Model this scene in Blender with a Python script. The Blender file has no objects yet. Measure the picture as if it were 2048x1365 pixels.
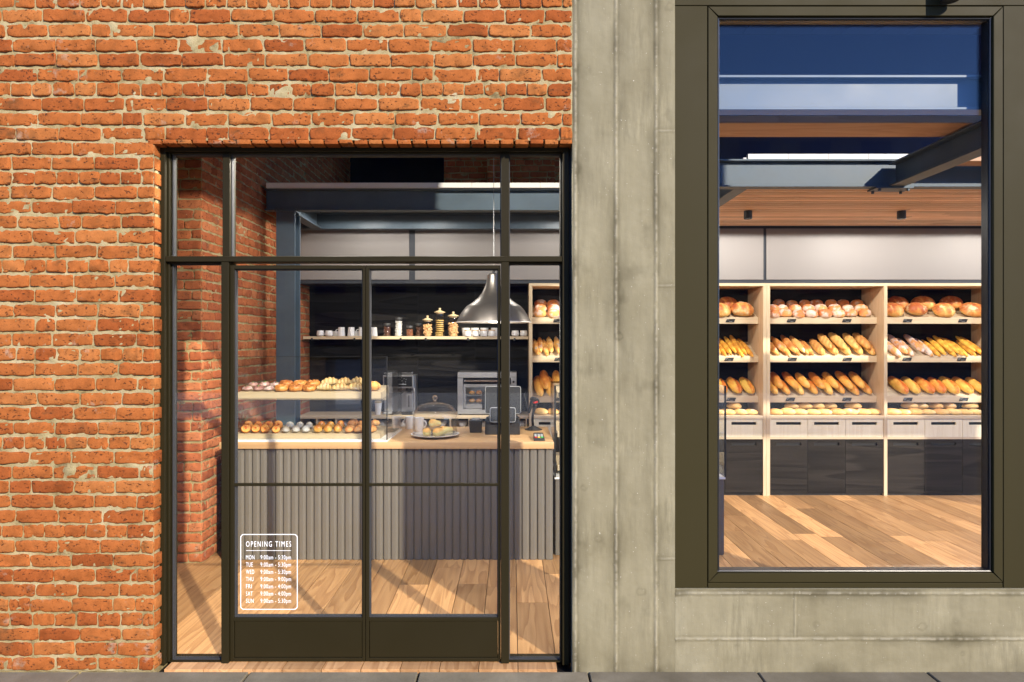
SUN_W, SKY_W, EXPO, SPOT_W, ENTR_FILL = 2.1, .15, 1.85, 38.0, 1.05
import bpy, bmesh, math, random
import numpy as np
from mathutils import Vector, Matrix, noise as mnoise
random.seed(7)
RNG = np.random.default_rng(7)
scene = bpy.context.scene
COL = scene.collection
PI = math.pi
EYE, CAMY, F = 1.65, -3.2, 1280.0

# ---------------------------------------------------------------- helpers
def PX(u, d): return (u - 1024.0) * d / F
def PZ(v, d): return EYE - (v - 682.5) * d / F

BASE = {}
def tag(o, label=None, cat=None, group=None, kind=None):
    if label: o['label'] = label
    if cat: o['category'] = cat
    if group: o['group'] = group
    if kind: o['kind'] = kind
    return o

def thing(name, label, cat, loc=(0, 0, 0), group=None):
    o = bpy.data.objects.new(name, None)
    COL.objects.link(o)
    o.empty_display_size = 0.1
    o.location = loc
    BASE[o.name] = Vector(loc)
    return tag(o, label, cat, group)

class MB:
    def __init__(s):
        s.v = []; s.f = []; s.attr = []; s.smooth = False
    def add(s, verts, faces, a=0.0):
        b = len(s.v)
        s.v.extend([tuple(p) for p in verts])
        s.f.extend([tuple(b + i for i in f) for f in faces])
        if isinstance(a, (int, float)): s.attr.extend([float(a)] * len(verts))
        else: s.attr.extend([float(x) for x in a])
        return s
    def box(s, x0, x1, y0, y1, z0, z1, a=0.0):
        if x0 > x1: x0, x1 = x1, x0
        if y0 > y1: y0, y1 = y1, y0
        if z0 > z1: z0, z1 = z1, z0
        v = [(x0, y0, z0), (x1, y0, z0), (x1, y1, z0), (x0, y1, z0), (x0, y0, z1), (x1, y0, z1), (x1, y1, z1), (x0, y1, z1)]
        f = [(0, 3, 2, 1), (4, 5, 6, 7), (0, 1, 5, 4), (1, 2, 6, 5), (2, 3, 7, 6), (3, 0, 4, 7)]
        return s.add(v, f, a)
    def prism(s, poly, axis, lo, hi, a=0.0):
        """polygon (list of 2d points) extruded along axis; axis x: (y,z), y: (x,z), z: (x,y)"""
        n = len(poly)
        def P(p, t):
            return {'x': (t, p[0], p[1]), 'y': (p[0], t, p[1]), 'z': (p[0], p[1], t)}[axis]
        v = [P(p, lo) for p in poly] + [P(p, hi) for p in poly]
        f = [tuple(range(n - 1, -1, -1)), tuple(range(n, 2 * n))]
        f += [(i, (i + 1) % n, n + (i + 1) % n, n + i) for i in range(n)]
        return s.add(v, f, a)
    def hexa(s, p):
        f = [(0, 3, 2, 1), (4, 5, 6, 7), (0, 1, 5, 4), (1, 2, 6, 5), (2, 3, 7, 6), (3, 0, 4, 7)]
        return s.add(p, f)
    def tube(s, pts, r, n=10, cap=True, a=0.0):
        pts = [Vector(p) for p in pts]
        rr = r if isinstance(r, (list, tuple)) else [r] * len(pts)
        v = []; ref = None
        for i, p in enumerate(pts):
            t = (pts[min(i + 1, len(pts) - 1)] - pts[max(i - 1, 0)]).normalized()
            if ref is None:
                ref = Vector((0, 0, 1)) if abs(t.z) < .9 else Vector((1, 0, 0))
            x = (ref - t * ref.dot(t)).normalized(); y = t.cross(x); ref = x
            for k in range(n):
                q = 2 * PI * k / n
                v.append(p + (x * math.cos(q) + y * math.sin(q)) * rr[i])
        f = []
        for i in range(len(pts) - 1):
            for k in range(n):
                f.append((i * n + k, i * n + (k + 1) % n, (i + 1) * n + (k + 1) % n, (i + 1) * n + k))
        if cap:
            f.append(tuple(range(n - 1, -1, -1))); f.append(tuple((len(pts) - 1) * n + k for k in range(n)))
        s.smooth = True
        return s.add(v, f, a)
    def lathe(s, prof, c=(0, 0, 0), n=24, sx=1.0, sy=1.0, a=0.0):
        v = []; f = []
        for (r, z) in prof:
            for k in range(n):
                q = 2 * PI * k / n
                v.append((c[0] + r * sx * math.cos(q), c[1] + r * sy * math.sin(q), c[2] + z))
        for i in range(len(prof) - 1):
            for k in range(n):
                f.append((i * n + k, i * n + (k + 1) % n, (i + 1) * n + (k + 1) % n, (i + 1) * n + k))
        if prof[0][0] > 1e-6: f.append(tuple(range(n - 1, -1, -1)))
        if prof[-1][0] > 1e-6: f.append(tuple((len(prof) - 1) * n + k for k in range(n)))
        s.smooth = True
        return s.add(v, f, a)
    def grid(s, nx, ny, fn, a=0.0):
        v = [fn(i / nx, j / ny) for j in range(ny + 1) for i in range(nx + 1)]
        f = [(j * (nx + 1) + i, j * (nx + 1) + i + 1, (j + 1) * (nx + 1) + i + 1, (j + 1) * (nx + 1) + i) for j in range(ny) for i in range(nx)]
        return s.add(v, f, a)
    def mesh(s, name, mat, base=Vector((0, 0, 0)), bevel=0.0, smooth=None, sharp=0.6, segs=1, recalc=True):
        me = bpy.data.meshes.new(name)
        V = [(p[0] - base[0], p[1] - base[1], p[2] - base[2]) for p in s.v]
        me.from_pydata(V, [], s.f)
        if any(s.attr):
            at = me.attributes.new('rnd', 'FLOAT', 'POINT')
            at.data.foreach_set('value', np.array(s.attr, dtype=np.float32))
        if bevel > 0 or recalc:
            bm = bmesh.new(); bm.from_mesh(me)
            if recalc: bmesh.ops.recalc_face_normals(bm, faces=bm.faces)
            if bevel > 0:
                es = [e for e in bm.edges if len(e.link_faces) == 2 and e.calc_face_angle(0) > 0.5]
                bmesh.ops.bevel(bm, geom=es, offset=bevel, segments=segs, affect='EDGES', profile=0.5, clamp_overlap=True)
            bm.to_mesh(me); bm.free()
        sm = s.smooth if smooth is None else smooth
        if sm or bevel > 0:
            me.polygons.foreach_set('use_smooth', [True] * len(me.polygons))
            me.set_sharp_from_angle(angle=sharp)
        if mat is not None: me.materials.append(mat)
        me.update()
        return me
    def part(s, name, mat, parent, label=None, **k):
        b = BASE[parent.name]
        o = bpy.data.objects.new(name, s.mesh(name, mat, b, **k))
        COL.objects.link(o); o.parent = parent
        BASE[o.name] = b
        if label: o['label'] = label
        return o
    def solo(s, name, mat, label=None, cat=None, group=None, kind=None, loc=(0, 0, 0), **k):
        o = bpy.data.objects.new(name, s.mesh(name, mat, Vector(loc), **k))
        COL.objects.link(o); o.location = loc
        BASE[o.name] = Vector(loc)
        return tag(o, label, cat, group, kind)

def copy_tree(o, loc=None, label=None, parent=None):
    c = o.copy(); COL.objects.link(c); c.parent = parent
    if loc is not None: c.location = loc
    if label: c['label'] = label
    for ch in o.children: copy_tree(ch, parent=c)
    return c

ORD = ['first', 'second', 'third', 'fourth', 'fifth', 'sixth', 'seventh', 'eighth', 'ninth', 'tenth', 'eleventh', 'twelfth']
def place(i, n):
    if n == 1: return 'only one'
    if i == 0: return 'leftmost'
    if i == n - 1: return 'rightmost'
    return (ORD[i] + ' from left') if i < n - 1 - i + 1 else (ORD[n - 1 - i] + ' from right')

# ---------------------------------------------------------------- numpy noise
def vnoise(x, y, seed=0):
    xi = np.floor(x).astype(np.int64); yi = np.floor(y).astype(np.int64)
    xf = x - xi; yf = y - yi
    def h(a, b):
        n = (a * 374761393 + b * 668265263 + seed * 144665) & 0x7fffffff
        n = ((n ^ (n >> 13)) * 1274126177) & 0x7fffffff
        return ((n ^ (n >> 16)) & 0xffff) / 65535.0
    u = xf * xf * (3 - 2 * xf); w = yf * yf * (3 - 2 * yf)
    a = h(xi, yi) * (1 - u) + h(xi + 1, yi) * u
    b = h(xi, yi + 1) * (1 - u) + h(xi + 1, yi + 1) * u
    return a * (1 - w) + b * w
def fbm(x, y, octv=4, seed=0):
    t = 0; amp = .5; s = 0
    for k in range(octv):
        t = t + amp * vnoise(x * 2 ** k, y * 2 ** k, seed + k * 17); s += amp; amp *= .5
    return t / s

def np_object(name, V, Fq, attrs, mats, midx=None, label=None, cat=None, kind=None, parent=None, smooth=True, loc=(0, 0, 0)):
    me = bpy.data.meshes.new(name)
    b = BASE[parent.name] if parent else Vector(loc)
    V = V - np.array(b)
    me.vertices.add(len(V)); me.vertices.foreach_set('co', V.astype(np.float32).ravel())
    me.loops.add(Fq.size); me.loops.foreach_set('vertex_index', Fq.astype(np.int32).ravel())
    me.polygons.add(len(Fq)); me.polygons.foreach_set('loop_start', np.arange(0, Fq.size, 4, dtype=np.int32))
    me.polygons.foreach_set('loop_total', np.full(len(Fq), 4, dtype=np.int32))
    for m in mats: me.materials.append(m)
    if midx is not None: me.polygons.foreach_set('material_index', midx.astype(np.int32))
    me.polygons.foreach_set('use_smooth', np.full(len(Fq), smooth))
    me.update(calc_edges=True); me.validate()
    for k, a in attrs.items():
        at = me.attributes.new(k, 'FLOAT', 'POINT'); at.data.foreach_set('value', a.astype(np.float32))
    o = bpy.data.objects.new(name, me); COL.objects.link(o)
    if parent: o.parent = parent
    else: o.location = loc
    BASE[o.name] = b
    return tag(o, label, cat, None, kind)

# ---------------------------------------------------------------- materials
class G:
    def __init__(s, name):
        s.m = bpy.data.materials.new(name); s.m.use_nodes = True
        s.nt = s.m.node_tree; s.nt.nodes.clear()
        s.out = s.nt.nodes.new('ShaderNodeOutputMaterial')
    def n(s, typ, props=None, **ins):
        nd = s.nt.nodes.new('ShaderNode' + typ)
        for k, v in (props or {}).items(): setattr(nd, k, v)
        for k, v in ins.items():
            k2 = k.replace('_', ' ')
            sk = nd.inputs[int(k[1:])] if k[0] == 'i' and k[1:].isdigit() else nd.inputs[k2]
            if isinstance(v, bpy.types.NodeSocket): s.nt.links.new(v, sk)
            else: sk.default_value = v
        return nd
    def obj(s): return s.n('TexCoord').outputs['Object']
    def mapping(s, vec, scale=(1, 1, 1), rot=(0, 0, 0), loc=(0, 0, 0)):
        return s.n('Mapping', Vector=vec, Scale=scale, Rotation=rot, Location=loc).outputs[0]
    def noise(s, vec, scale, detail=4, rough=.55, dist=0.0):
        return s.n('TexNoise', Vector=vec, Scale=scale, Detail=detail, Roughness=rough, Distortion=dist).outputs['Fac']
    def ramp(s, fac, stops, interp='LINEAR'):
        nd = s.n('ValToRGB', Fac=fac); cr = nd.color_ramp; cr.interpolation = interp
        while len(cr.elements) < len(stops): cr.elements.new(.5)
        for e, (p, c) in zip(cr.elements, stops):
            e.position = p; e.color = (c[0], c[1], c[2], 1) if not isinstance(c, (int, float)) else (c, c, c, 1)
        return nd.outputs['Color']
    def mix(s, fac, a, b, mode='MIX'):
        nd = s.n('Mix', {'data_type': 'RGBA', 'blend_type': mode})
        for i, v in ((0, fac), (6, a), (7, b)):
            if isinstance(v, bpy.types.NodeSocket): s.nt.links.new(v, nd.inputs[i])
            elif i == 0: nd.inputs[0].default_value = v
            else: nd.inputs[i].default_value = (v[0], v[1], v[2], 1)
        return nd.outputs[2]
    def math(s, op, a, b=0.0, c=0.0):
        nd = s.n('Math', {'operation': op})
        for i, v in enumerate((a, b, c)):
            if isinstance(v, bpy.types.NodeSocket): s.nt.links.new(v, nd.inputs[i])
            else: nd.inputs[i].default_value = v
        return nd.outputs[0]
    def attr(s, name): return s.n('Attribute', {'attribute_name': name}).outputs['Fac']
    def bump(s, h, strength=.5, dist=.01, normal=None):
        nd = s.n('Bump', Strength=strength, Distance=dist, Height=h)
        if normal is not None: s.nt.links.new(normal, nd.inputs['Normal'])
        return nd.outputs[0]
    def done(s, color, rough=.6, metal=0.0, normal=None, spec=.5, **extra):
        b = s.n('BsdfPrincipled')
        def put(k, v):
            if isinstance(v, bpy.types.NodeSocket): s.nt.links.new(v, b.inputs[k])
            elif k in ('Base Color', 'Emission Color', 'Subsurface Radius', 'Sheen Tint', 'Coat Tint') and len(v) == 3 and k != 'Subsurface Radius': b.inputs[k].default_value = (*v, 1)
            else: b.inputs[k].default_value = v
        put('Base Color', color); put('Roughness', rough); put('Metallic', metal); put('Specular IOR Level', spec)
        if normal is not None: put('Normal', normal)
        for k, v in extra.items(): put(k.replace('_', ' '), v)
        s.nt.links.new(b.outputs[0], s.out.inputs['Surface'])
        return s.m

def paint(name, col, rough=.5, metal=0.0, var=.12, scale=6.0, bump=.0, spec=.5):
    g = G(name); v = g.obj()
    n = g.noise(v, scale, 5)
    c = g.mix(n, tuple(x * (1 - var) for x in col), tuple(min(1, x * (1 + var)) for x in col))
    n2 = g.noise(v, scale * 9, 3)
    r = g.math('MULTIPLY_ADD', n, .22, rough - .11)
    nm = g.bump(n2, bump, .002) if bump else None
    return g.done(c, r, metal, nm, spec)

def wood(name, light, dark, axis='X', fine=60.0, ring=5.0, contrast=.8, rough=.5, bump=.15, tint=.35, spec=.4):
    """grain runs along AXIS; per-piece 'rnd' attribute shifts the grain and the tone"""
    g = G(name); v = g.obj(); r = g.attr('rnd')
    off = g.n('CombineXYZ', X=g.math('MULTIPLY', r, 37.3), Y=g.math('MULTIPLY', r, 71.7), Z=g.math('MULTIPLY', r, 53.1)).outputs[0]
    p = g.n('VectorMath', {'operation': 'ADD'}, i0=v, i1=off).outputs[0]
    i = 'XYZ'.index(axis)
    sc = [1.0, 1.0, 1.0]; sc[i] = .09
    q = g.mapping(p, tuple(sc))
    warp = g.noise(q, ring * 1.1, 2, .5)
    band = g.math('FRACT', g.math('MULTIPLY', warp, 9.0))
    band = g.ramp(band, [(0, 0.15), (.55, .75), (.92, 1), (1, .1)])
    sc2 = [1.0, 1.0, 1.0]; sc2[i] = .025
    fib = g.noise(g.mapping(p, tuple(sc2)), fine, 4, .65)
    big = g.noise(g.mapping(p, tuple(sc)), 2.3, 3)
    t = g.math('ADD', g.math('MULTIPLY', band, .38), g.math('MULTIPLY', fib, .62))
    t = g.math('MULTIPLY_ADD', g.math('SUBTRACT', t, .5), contrast * 1.6, .5)
    c = g.mix(g.n('Clamp', Value=t).outputs[0], dark, light)
    tone = g.math('MULTIPLY_ADD', g.math('SUBTRACT', g.math('FRACT', g.math('MULTIPLY', r, 17.13)), .5), tint, 1.0)
    tone = g.math('ADD', tone, g.math('MULTIPLY', g.math('SUBTRACT', big, .5), .3))
    c = g.mix(1.0, c, g.n('CombineColor', Red=tone, Green=tone, Blue=tone).outputs[0], 'MULTIPLY')
    rr = g.math('MULTIPLY_ADD', fib, .25, rough - .12)
    return g.done(c, rr, 0, g.bump(t, bump, .002), spec)

def glass(name, r0=.04, tint=(.96, .97, .97), k=1.0):
    g = G(name)
    f = g.n('LayerWeight', Blend=.5).outputs['Facing']
    f5 = g.math('POWER', f, 5.0)
    fac = g.math('MULTIPLY_ADD', f5, (1 - r0) * k, r0)
    tr = g.n('BsdfTransparent', Color=(*tint, 1)); gl = g.n('BsdfGlossy', Color=(1, 1, 1, 1), Roughness=0.0)
    mx = g.n('MixShader', Fac=fac, i1=tr.outputs[0], i2=gl.outputs[0])
    g.nt.links.new(mx.outputs[0], g.out.inputs['Surface'])
    return g.m

M = {}
def build_materials():
    # bricks ---------------------------------------------------------------
    def brick(name, c0, c1, c2, dark, sc=1.0):
        g = G(name); v = g.obj(); r = g.attr('rnd')
        c = g.ramp(g.math('FRACT', g.math('MULTIPLY', r, 7.7)), [(0, tuple(x * .84 for x in c0)), (.12, c0), (.4, c1), (.7, c1), (.88, c2), (1, c2)])
        n1 = g.noise(v, 14 * sc, 5, .6)
        c = g.mix(1.0, c, g.ramp(n1, [(.25, .70), (.5, 1.0), (.75, 1.2)]), 'MULTIPLY')
        # soot and lime patches of their own shape
        soot = g.ramp(g.noise(v, 3.6, 5, .65), [(.58, 0), (.72, 1)])
        c = g.mix(g.math('MULTIPLY', soot, .72), c, dark)
        st2 = g.ramp(g.noise(g.mapping(v, (1, 1, 2.2), loc=(2, 4, 8)), 9.0, 4, .6), [(.60, 0), (.70, 1)])
        c = g.mix(g.math('MULTIPLY', st2, .5), c, dark)
        lime = g.ramp(g.noise(g.mapping(v, (1, 1, 1), loc=(3, 7, 1)), 6.5, 6, .7), [(.615, 0), (.70, 1)])
        c = g.mix(g.math('MULTIPLY', lime, .45), c, (.36, .31, .23))
        # fired pits
        pit = g.noise(g.mapping(v, (1, 1, 1.5), loc=(9, 2, 5)), 62, 3, .6)
        pm = g.ramp(pit, [(.345, 1), (.39, 0)])
        dens = g.ramp(g.noise(v, 8.0, 2), [(.35, 0), (.5, 1)])
        pm = g.math('MULTIPLY', pm, dens)
        c = g.mix(g.math('MULTIPLY', pm, .85), c, (.07, .03, .018))
        h = g.math('SUBTRACT', g.math('MULTIPLY', g.noise(v, 120, 4, .6), .35), pm)
        gr = g.noise(v, 260, 3, .7)
        c = g.mix(1.0, c, g.ramp(gr, [(.3, .80), (.7, 1.16)]), 'MULTIPLY')
        h = g.math('ADD', h, g.math('MULTIPLY', g.noise(v, 38, 4, .6), .5))
        return g.done(c, .95, 0, g.bump(h, .85, .004), .06)
    M['brick'] = brick('orange_brick', (.275, .073, .0190), (.328, .101, .0258), (.368, .130, .036), (.075, .044, .019))
    M['brick_in'] = brick('red_brick', (.34, .098, .042), (.40, .125, .050), (.46, .165, .072), (.14, .07, .045), 1.0)
    g = G('lime_mortar'); v = g.obj()
    n = g.noise(v, 5.5, 7, .72)
    c = g.ramp(n, [(.27, (.055, .042, .022)), (.37, (.18, .135, .06)), (.46, (.31, .245, .115)), (.60, (.40, .33, .18)), (.75, (.48, .42, .28))])
    n2 = g.noise(v, 190, 3, .6)
    c = g.mix(g.ramp(n2, [(.3, .45), (.42, 0)]), c, (.13, .105, .07))
    M['mortar'] = g.done(c, .95, 0, g.bump(n2, .8, .004), .2)
    # board-marked concrete --------------------------------------------------
    g = G('board_marked_concrete'); v = g.obj(); d = g.attr('dirt'); l = g.attr('bead')
    n = g.noise(v, 2.2, 6, .6)
    c = g.ramp(n, [(.20, (.165, .140, .078)), (.42, (.218, .190, .112)), (.58, (.252, .222, .136)), (.80, (.312, .281, .184))])
    q = g.mapping(v, (1.0, 1, .12), rot=(0, math.radians(62), 0))
    st = g.noise(q, 42, 4, .65)
    q2 = g.mapping(v, (1.0, 1, .06)); st2 = g.noise(q2, 22, 4, .6)
    mask = g.ramp(g.noise(v, 3.1, 2), [(.45, 0), (.65, 1)])
    stm = g.mix(mask, g.ramp(st2, [(.3, .93), (.7, 1.05)]), g.ramp(st, [(.3, .74), (.62, 1.10)]))
    c = g.mix(1.0, c, stm, 'MULTIPLY')
    c = g.mix(g.math('MULTIPLY', d, .9), c, (.080, .067, .034))
    c = g.mix(g.math('MULTIPLY', l, .6), c, (.34, .305, .215))
    sp = g.noise(v, 150, 2, .5)
    c = g.mix(g.ramp(sp, [(.24, .5), (.30, 0)]), c, (.10, .09, .06))
    c = g.mix(g.ramp(g.noise(g.mapping(v, loc=(5, 1, 2)), 95, 2, .5), [(.70, 0), (.76, .6)]), c, (.62, .58, .48))
    h = g.math('ADD', g.math('MULTIPLY', st, .6), g.math('MULTIPLY', sp, .5))
    M['concrete'] = g.done(c, .85, 0, g.bump(h, .35, .003), .3)
    # paving ---------------------------------------------------------------
    g = G('paving_slab'); v = g.obj(); r = g.attr('rnd')
    n = g.noise(v, 3, 7, .65)
    c = g.ramp(n, [(.25, (.108, .088, .052)), (.5, (.160, .134, .085)), (.75, (.225, .192, .128))])
    t = g.math('MULTIPLY_ADD', r, .3, .85)
    c = g.mix(1.0, c, g.n('CombineColor', Red=t, Green=t, Blue=t).outputs[0], 'MULTIPLY')
    n2 = g.noise(v, 220, 3)
    c = g.mix(g.ramp(n2, [(.3, .4), (.45, 0)]), c, (.07, .065, .055))
    M['paving'] = g.done(c, .8, 0, g.bump(n2, .4, .002), .3)
    M['far_paving'] = paint('far_paving', (.88, .80, .66), .85, var=.2, scale=1.5)
    g = G('asphalt'); v = g.obj(); n2 = g.noise(v, 150, 3)
    c = g.mix(n2, (.028, .028, .03), (.075, .073, .07))
    M['asphalt_old'] = g.done(c, .85, 0, g.bump(n2, .5, .004), .3)
    M['asphalt'] = paint('pale_street', (.15, .14, .125), .85, var=.15, scale=1.2)
    # timber ---------------------------------------------------------------
    M['floor'] = wood('oak_floor', (.55, .315, .138), (.28, .130, .048), 'Y', 56, 7.0, 1.0, .42, .2, .85)
    M['pale_wood'] = wood('pale_wood', (.70, .575, .40), (.55, .42, .265), 'X', 90, 5, .7, .55, .1, .12)
    M['tray_wood'] = wood('tray_wood', (.56, .45, .29), (.44, .33, .195), 'X', 90, 5, .7, .55, .1, .12)
    M['drawer_wood'] = wood('drawer_wood', (.90, .83, .63), (.77, .67, .46), 'Z', 80, 5, .8, .55, .1, .10)
    M['pale_wood_v'] = wood('pale_wood_upright', (.68, .55, .375), (.52, .385, .235), 'Z', 90, 5, .8, .55, .1, .12)
    M['panel_wood_v'] = wood('side_panel_wood', (.62, .46, .30), (.46, .31, .18), 'Z', 70, 7, .9, .55, .1, .25)
    M['oak_top'] = wood('oak_counter', (.60, .385, .20), (.44, .255, .115), 'X', 80, 4, .7, .32, .08, .1)
    M['slat'] = wood('ceiling_slat', (.82, .57, .39), (.56, .34, .21), 'X', 80, 6, .8, .6, .1, .45)
    M['board'] = wood('scaffold_board', (.64, .40, .25), (.42, .22, .12), 'X', 80, 6, .8, .6, .2, .2)
    M['dark_wood'] = wood('black_stained_wood', (.019, .0175, .017), (.003, .003, .0031), 'X', 26, 3.5, 1.4, .55, .35, .3, .08)
    M['dark_wood2'] = wood('dark_cupboard_wood', (.030, .025, .021), (.0050, .0042, .0037), 'X', 42, 2.5, 1.15, .55, .35, .3, .08)
    # metals and paint ---------------------------------------------------------
    M['frame'] = paint('olive_frame', (.0185, .0142, .0050), .55, 0, .08, 3, .05, .12)
    M['wframe'] = paint('olive_window_frame', (.034, .0275, .0100), .6, 0, .05, 3, .05, .10)
    M['rubber'] = paint('black_gasket', (.012, .012, .013), .32, 0, .1, 5)
    M['black'] = paint('black_plastic', (.018, .018, .019), .38, 0, .1, 8)
    M['jet'] = paint('jet_black', (.006, .006, .006), .5, 0, .1, 8)
    M['bead'] = paint('grey_bead', (.045, .045, .046), .75, .0, .05, 5, 0, .15)
    M['steel_paint'] = paint('blue_grey_steel', (.066, .098, .132), .5, .0, .35, 4, .1)
    M['white'] = paint('white_tile', (.74, .72, .70), .45, 0, .03, 3)
    M['panel'] = paint('fascia_panel', (.225, .210, .206), .6, 0, .05, 1.6)
    M['backdark'] = paint('blue_black_paint', (.024, .030, .042), .6, 0, .1, 3)
    M['navy_skytint'] = paint('sky_tinted_back_wall', (.004, .008, .05), .8, 0, .2, 2)  # blue imitates sky reflected in the window glass, put into the colour
    M['flute'] = paint('grey_fluted_panel', (.140, .126, .106), .45, 0, .06, 4)
    M['china'] = paint('white_china', (.78, .77, .77), .18, 0, .02, 4)
    M['card'] = paint('paper_cup', (.72, .70, .69), .7, 0, .03, 8)
    g = G('brushed_steel'); v = g.obj(); n = g.noise(g.mapping(v, (.05, .5, 1)), 240, 3)
    M['steel'] = g.done(g.mix(n, (.40, .40, .41), (.60, .60, .61)), g.math('MULTIPLY_ADD', n, .2, .28), .85, g.bump(n, .1, .001))
    g = G('spun_metal'); v = g.obj(); n = g.noise(g.mapping(v, (.3, .3, 6)), 60, 3)
    M['spun'] = g.done(g.mix(n, (.17, .15, .137), (.23, .21, .19)), g.math('MULTIPLY_ADD', n, .12, .30), .75)
    M['enamel'] = paint('white_enamel', (.8, .79, .77), .4, 0, .02, 4)
    M['screen'] = paint('grey_screen', (.035, .036, .038), .15, 0, .1, 5)
    M['trim'] = paint('light_grey_trim', (.34, .345, .35), .35, .3, .03, 5)
    M['red'] = paint('red_plastic', (.60, .02, .02), .3, 0, .1, 5)
    M['yellow'] = paint('yellow_key', (.75, .55, .03), .4, 0, .05, 5)
    M['green'] = paint('green_key', (.03, .45, .06), .4, 0, .05, 5)
    M['keygrey'] = paint('grey_keys', (.35, .37, .39), .5, 0, .05, 5)
    M['slate'] = paint('slate_tag', (.016, .016, .017), .6, 0, .1, 20)
    M['chalk'] = paint('chalk_white', (.45, .45, .44), .8, 0, .05, 20)
    M['letter'] = paint('white_vinyl', (.92, .92, .90), .5, 0, .0, 5)
    M['greenpaper'] = paint('green_liner', (.010, .05, .022), .6, 0, .2, 9)
    M['garnish'] = paint('green_herb', (.16, .32, .03), .6, 0, .3, 60)
    M['seed'] = paint('dark_berry', (.03, .015, .03), .4, 0, .2, 60)
    M['lidmetal'] = paint('grey_lid', (.16, .165, .17), .35, .7, .1, 10)
    M['lidwood'] = wood('lid_wood', (.74, .60, .38), (.60, .45, .25), 'Z', 60, 4, .6, .5, .1, .1)
    M['band'] = paint('cork_band', (.62, .36, .15), .7, 0, .15, 30)
    M['glass'] = glass('door_glass', .020)
    M['fglass'] = glass('fanlight_glass', .005)
    M['wglass'] = glass('window_glass', .017, (.97, .98, .985))
    M['cglass'] = glass('display_glass', .03, (.97, .975, .97), .8)
    M['jar'] = glass('jar_glass', .05, (.93, .93, .92), .8)
    M['dome'] = glass('dome_glass', .025, (.992, .99, .985), .8)
    g = G('lamp_disc'); e = g.n('Emission', Color=(1, .93, .82, 1), Strength=2.2); g.nt.links.new(e.outputs[0], g.out.inputs['Surface']); M['lampdisc'] = g.m
    # bakery ---------------------------------------------------------------
    def bread(name, pale, gold, brown, flour=0.0, rough=.55, fl=(.70, .60, .52), nscale=26, spot=.5, lift=1.0):
        g = G(name); v = g.obj(); cr = g.attr('rnd')
        rd = g.n('ObjectInfo').outputs['Random']
        off = g.n('CombineXYZ', X=g.math('MULTIPLY', rd, 9.0), Y=g.math('MULTIPLY', rd, 5.0), Z=rd).outputs[0]
        v = g.n('VectorMath', {'operation': 'ADD'}, i0=v, i1=off).outputs[0]
        n = g.noise(v, nscale, 5, .6)
        t = g.math('ADD', cr, g.math('MULTIPLY', g.math('SUBTRACT', n, .5), spot * 1.7))
        t = g.math('ADD', t, g.math('MULTIPLY', g.math('SUBTRACT', rd, .5), .42))
        tg, tb = (1.05, .80) if lift > .9 else (1.0, 1.0)
        up = lambda c, k: (min(.9, c[0] * k), min(.8, c[1] * k * tg), min(.8, c[2] * k * tb))
        c = g.ramp(t, [(.08, up(pale, .85 + .35 * lift)), (.60, up(gold, .7 + .8 * lift)), (1.05, up(brown, .7 + .9 * lift))])
        if flour > 0:
            fm = g.ramp(g.noise(v, 13, 4, .6), [(.62 - flour * .25, 0), (.70 - flour * .2, 1)])
            c = g.mix(g.math('MULTIPLY', fm, .85), c, fl)
        h = g.noise(v, nscale * 4, 4, .65)
        return g.done(c, rough, 0, g.bump(h, .45, .003), .4, Subsurface_Weight=.0)
    M['loaf_red'] = bread('dark_crust', (.78, .58, .26), (.50, .20, .07), (.26, .065, .026), .22, .5, (.74, .60, .34), nscale=11, spot=1.0)
    M['bun_floury'] = bread('floury_crust', (.70, .42, .19), (.58, .25, .10), (.36, .11, .045), .62, .6, (.78, .66, .58))
    M['pointed'] = bread('rustic_crust', (.68, .44, .19), (.56, .29, .105), (.36, .13, .04), .15, .6)
    M['ridged'] = bread('ridged_crust', (.70, .46, .21), (.56, .32, .125), (.38, .16, .055), .0, .6)
    M['golden'] = bread('golden_crust', (.72, .48, .20), (.64, .30, .075), (.36, .10, .018), .0, .4)
    M['stick'] = bread('yellow_crust', (.72, .47, .12), (.60, .32, .055), (.40, .16, .028), .0, .55)
    M['flourstick'] = bread('floury_baguette', (.66, .36, .18), (.52, .24, .11), (.36, .13, .055), .75, .65, (.72, .62, .58))
    M['split'] = bread('split_crust', (.72, .50, .16), (.60, .34, .075), (.44, .11, .02), .0, .5)
    M['oval'] = bread('pale_crust', (.74, .54, .32), (.60, .37, .17), (.42, .20, .08), .12, .6)
    M['ring'] = bread('caramel_crust', (.60, .30, .09), (.48, .19, .045), (.24, .075, .018), .0, .35, nscale=60, spot=.9, lift=.8)
    M['croissant'] = bread('pale_pastry', (.74, .60, .32), (.64, .45, .19), (.46, .26, .085), .1, .5, lift=.2)
    M['swirl'] = bread('orange_swirl', (.80, .36, .085), (.72, .23, .03), (.50, .075, .014), .0, .4, spot=.35, lift=.8)
    M['powder'] = bread('sugar_dusted', (.70, .69, .68), (.64, .62, .60), (.48, .40, .32), .0, .8, spot=.45, lift=.2)
    M['glazed'] = bread('glazed_bun', (.78, .56, .16), (.58, .26, .05), (.34, .10, .018), .0, .25, spot=.4, lift=.8)
    M['brownroll'] = bread('brown_roll', (.64, .38, .16), (.52, .25, .08), (.36, .14, .04), .0, .55, lift=.8)
    M['pinkish'] = bread('pink_pastry', (.60, .40, .36), (.46, .26, .24), (.28, .12, .10), .35, .5, (.62, .50, .48), spot=.7, lift=.2)
    M['domeroll'] = bread('pale_roll', (.86, .68, .34), (.80, .56, .22), (.62, .34, .10), .1, .6, lift=.8)
    M['nutty'] = bread('nut_pastry', (.66, .38, .10), (.54, .23, .05), (.28, .08, .015), .0, .35, nscale=90, spot=1.0, lift=.8)
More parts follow.
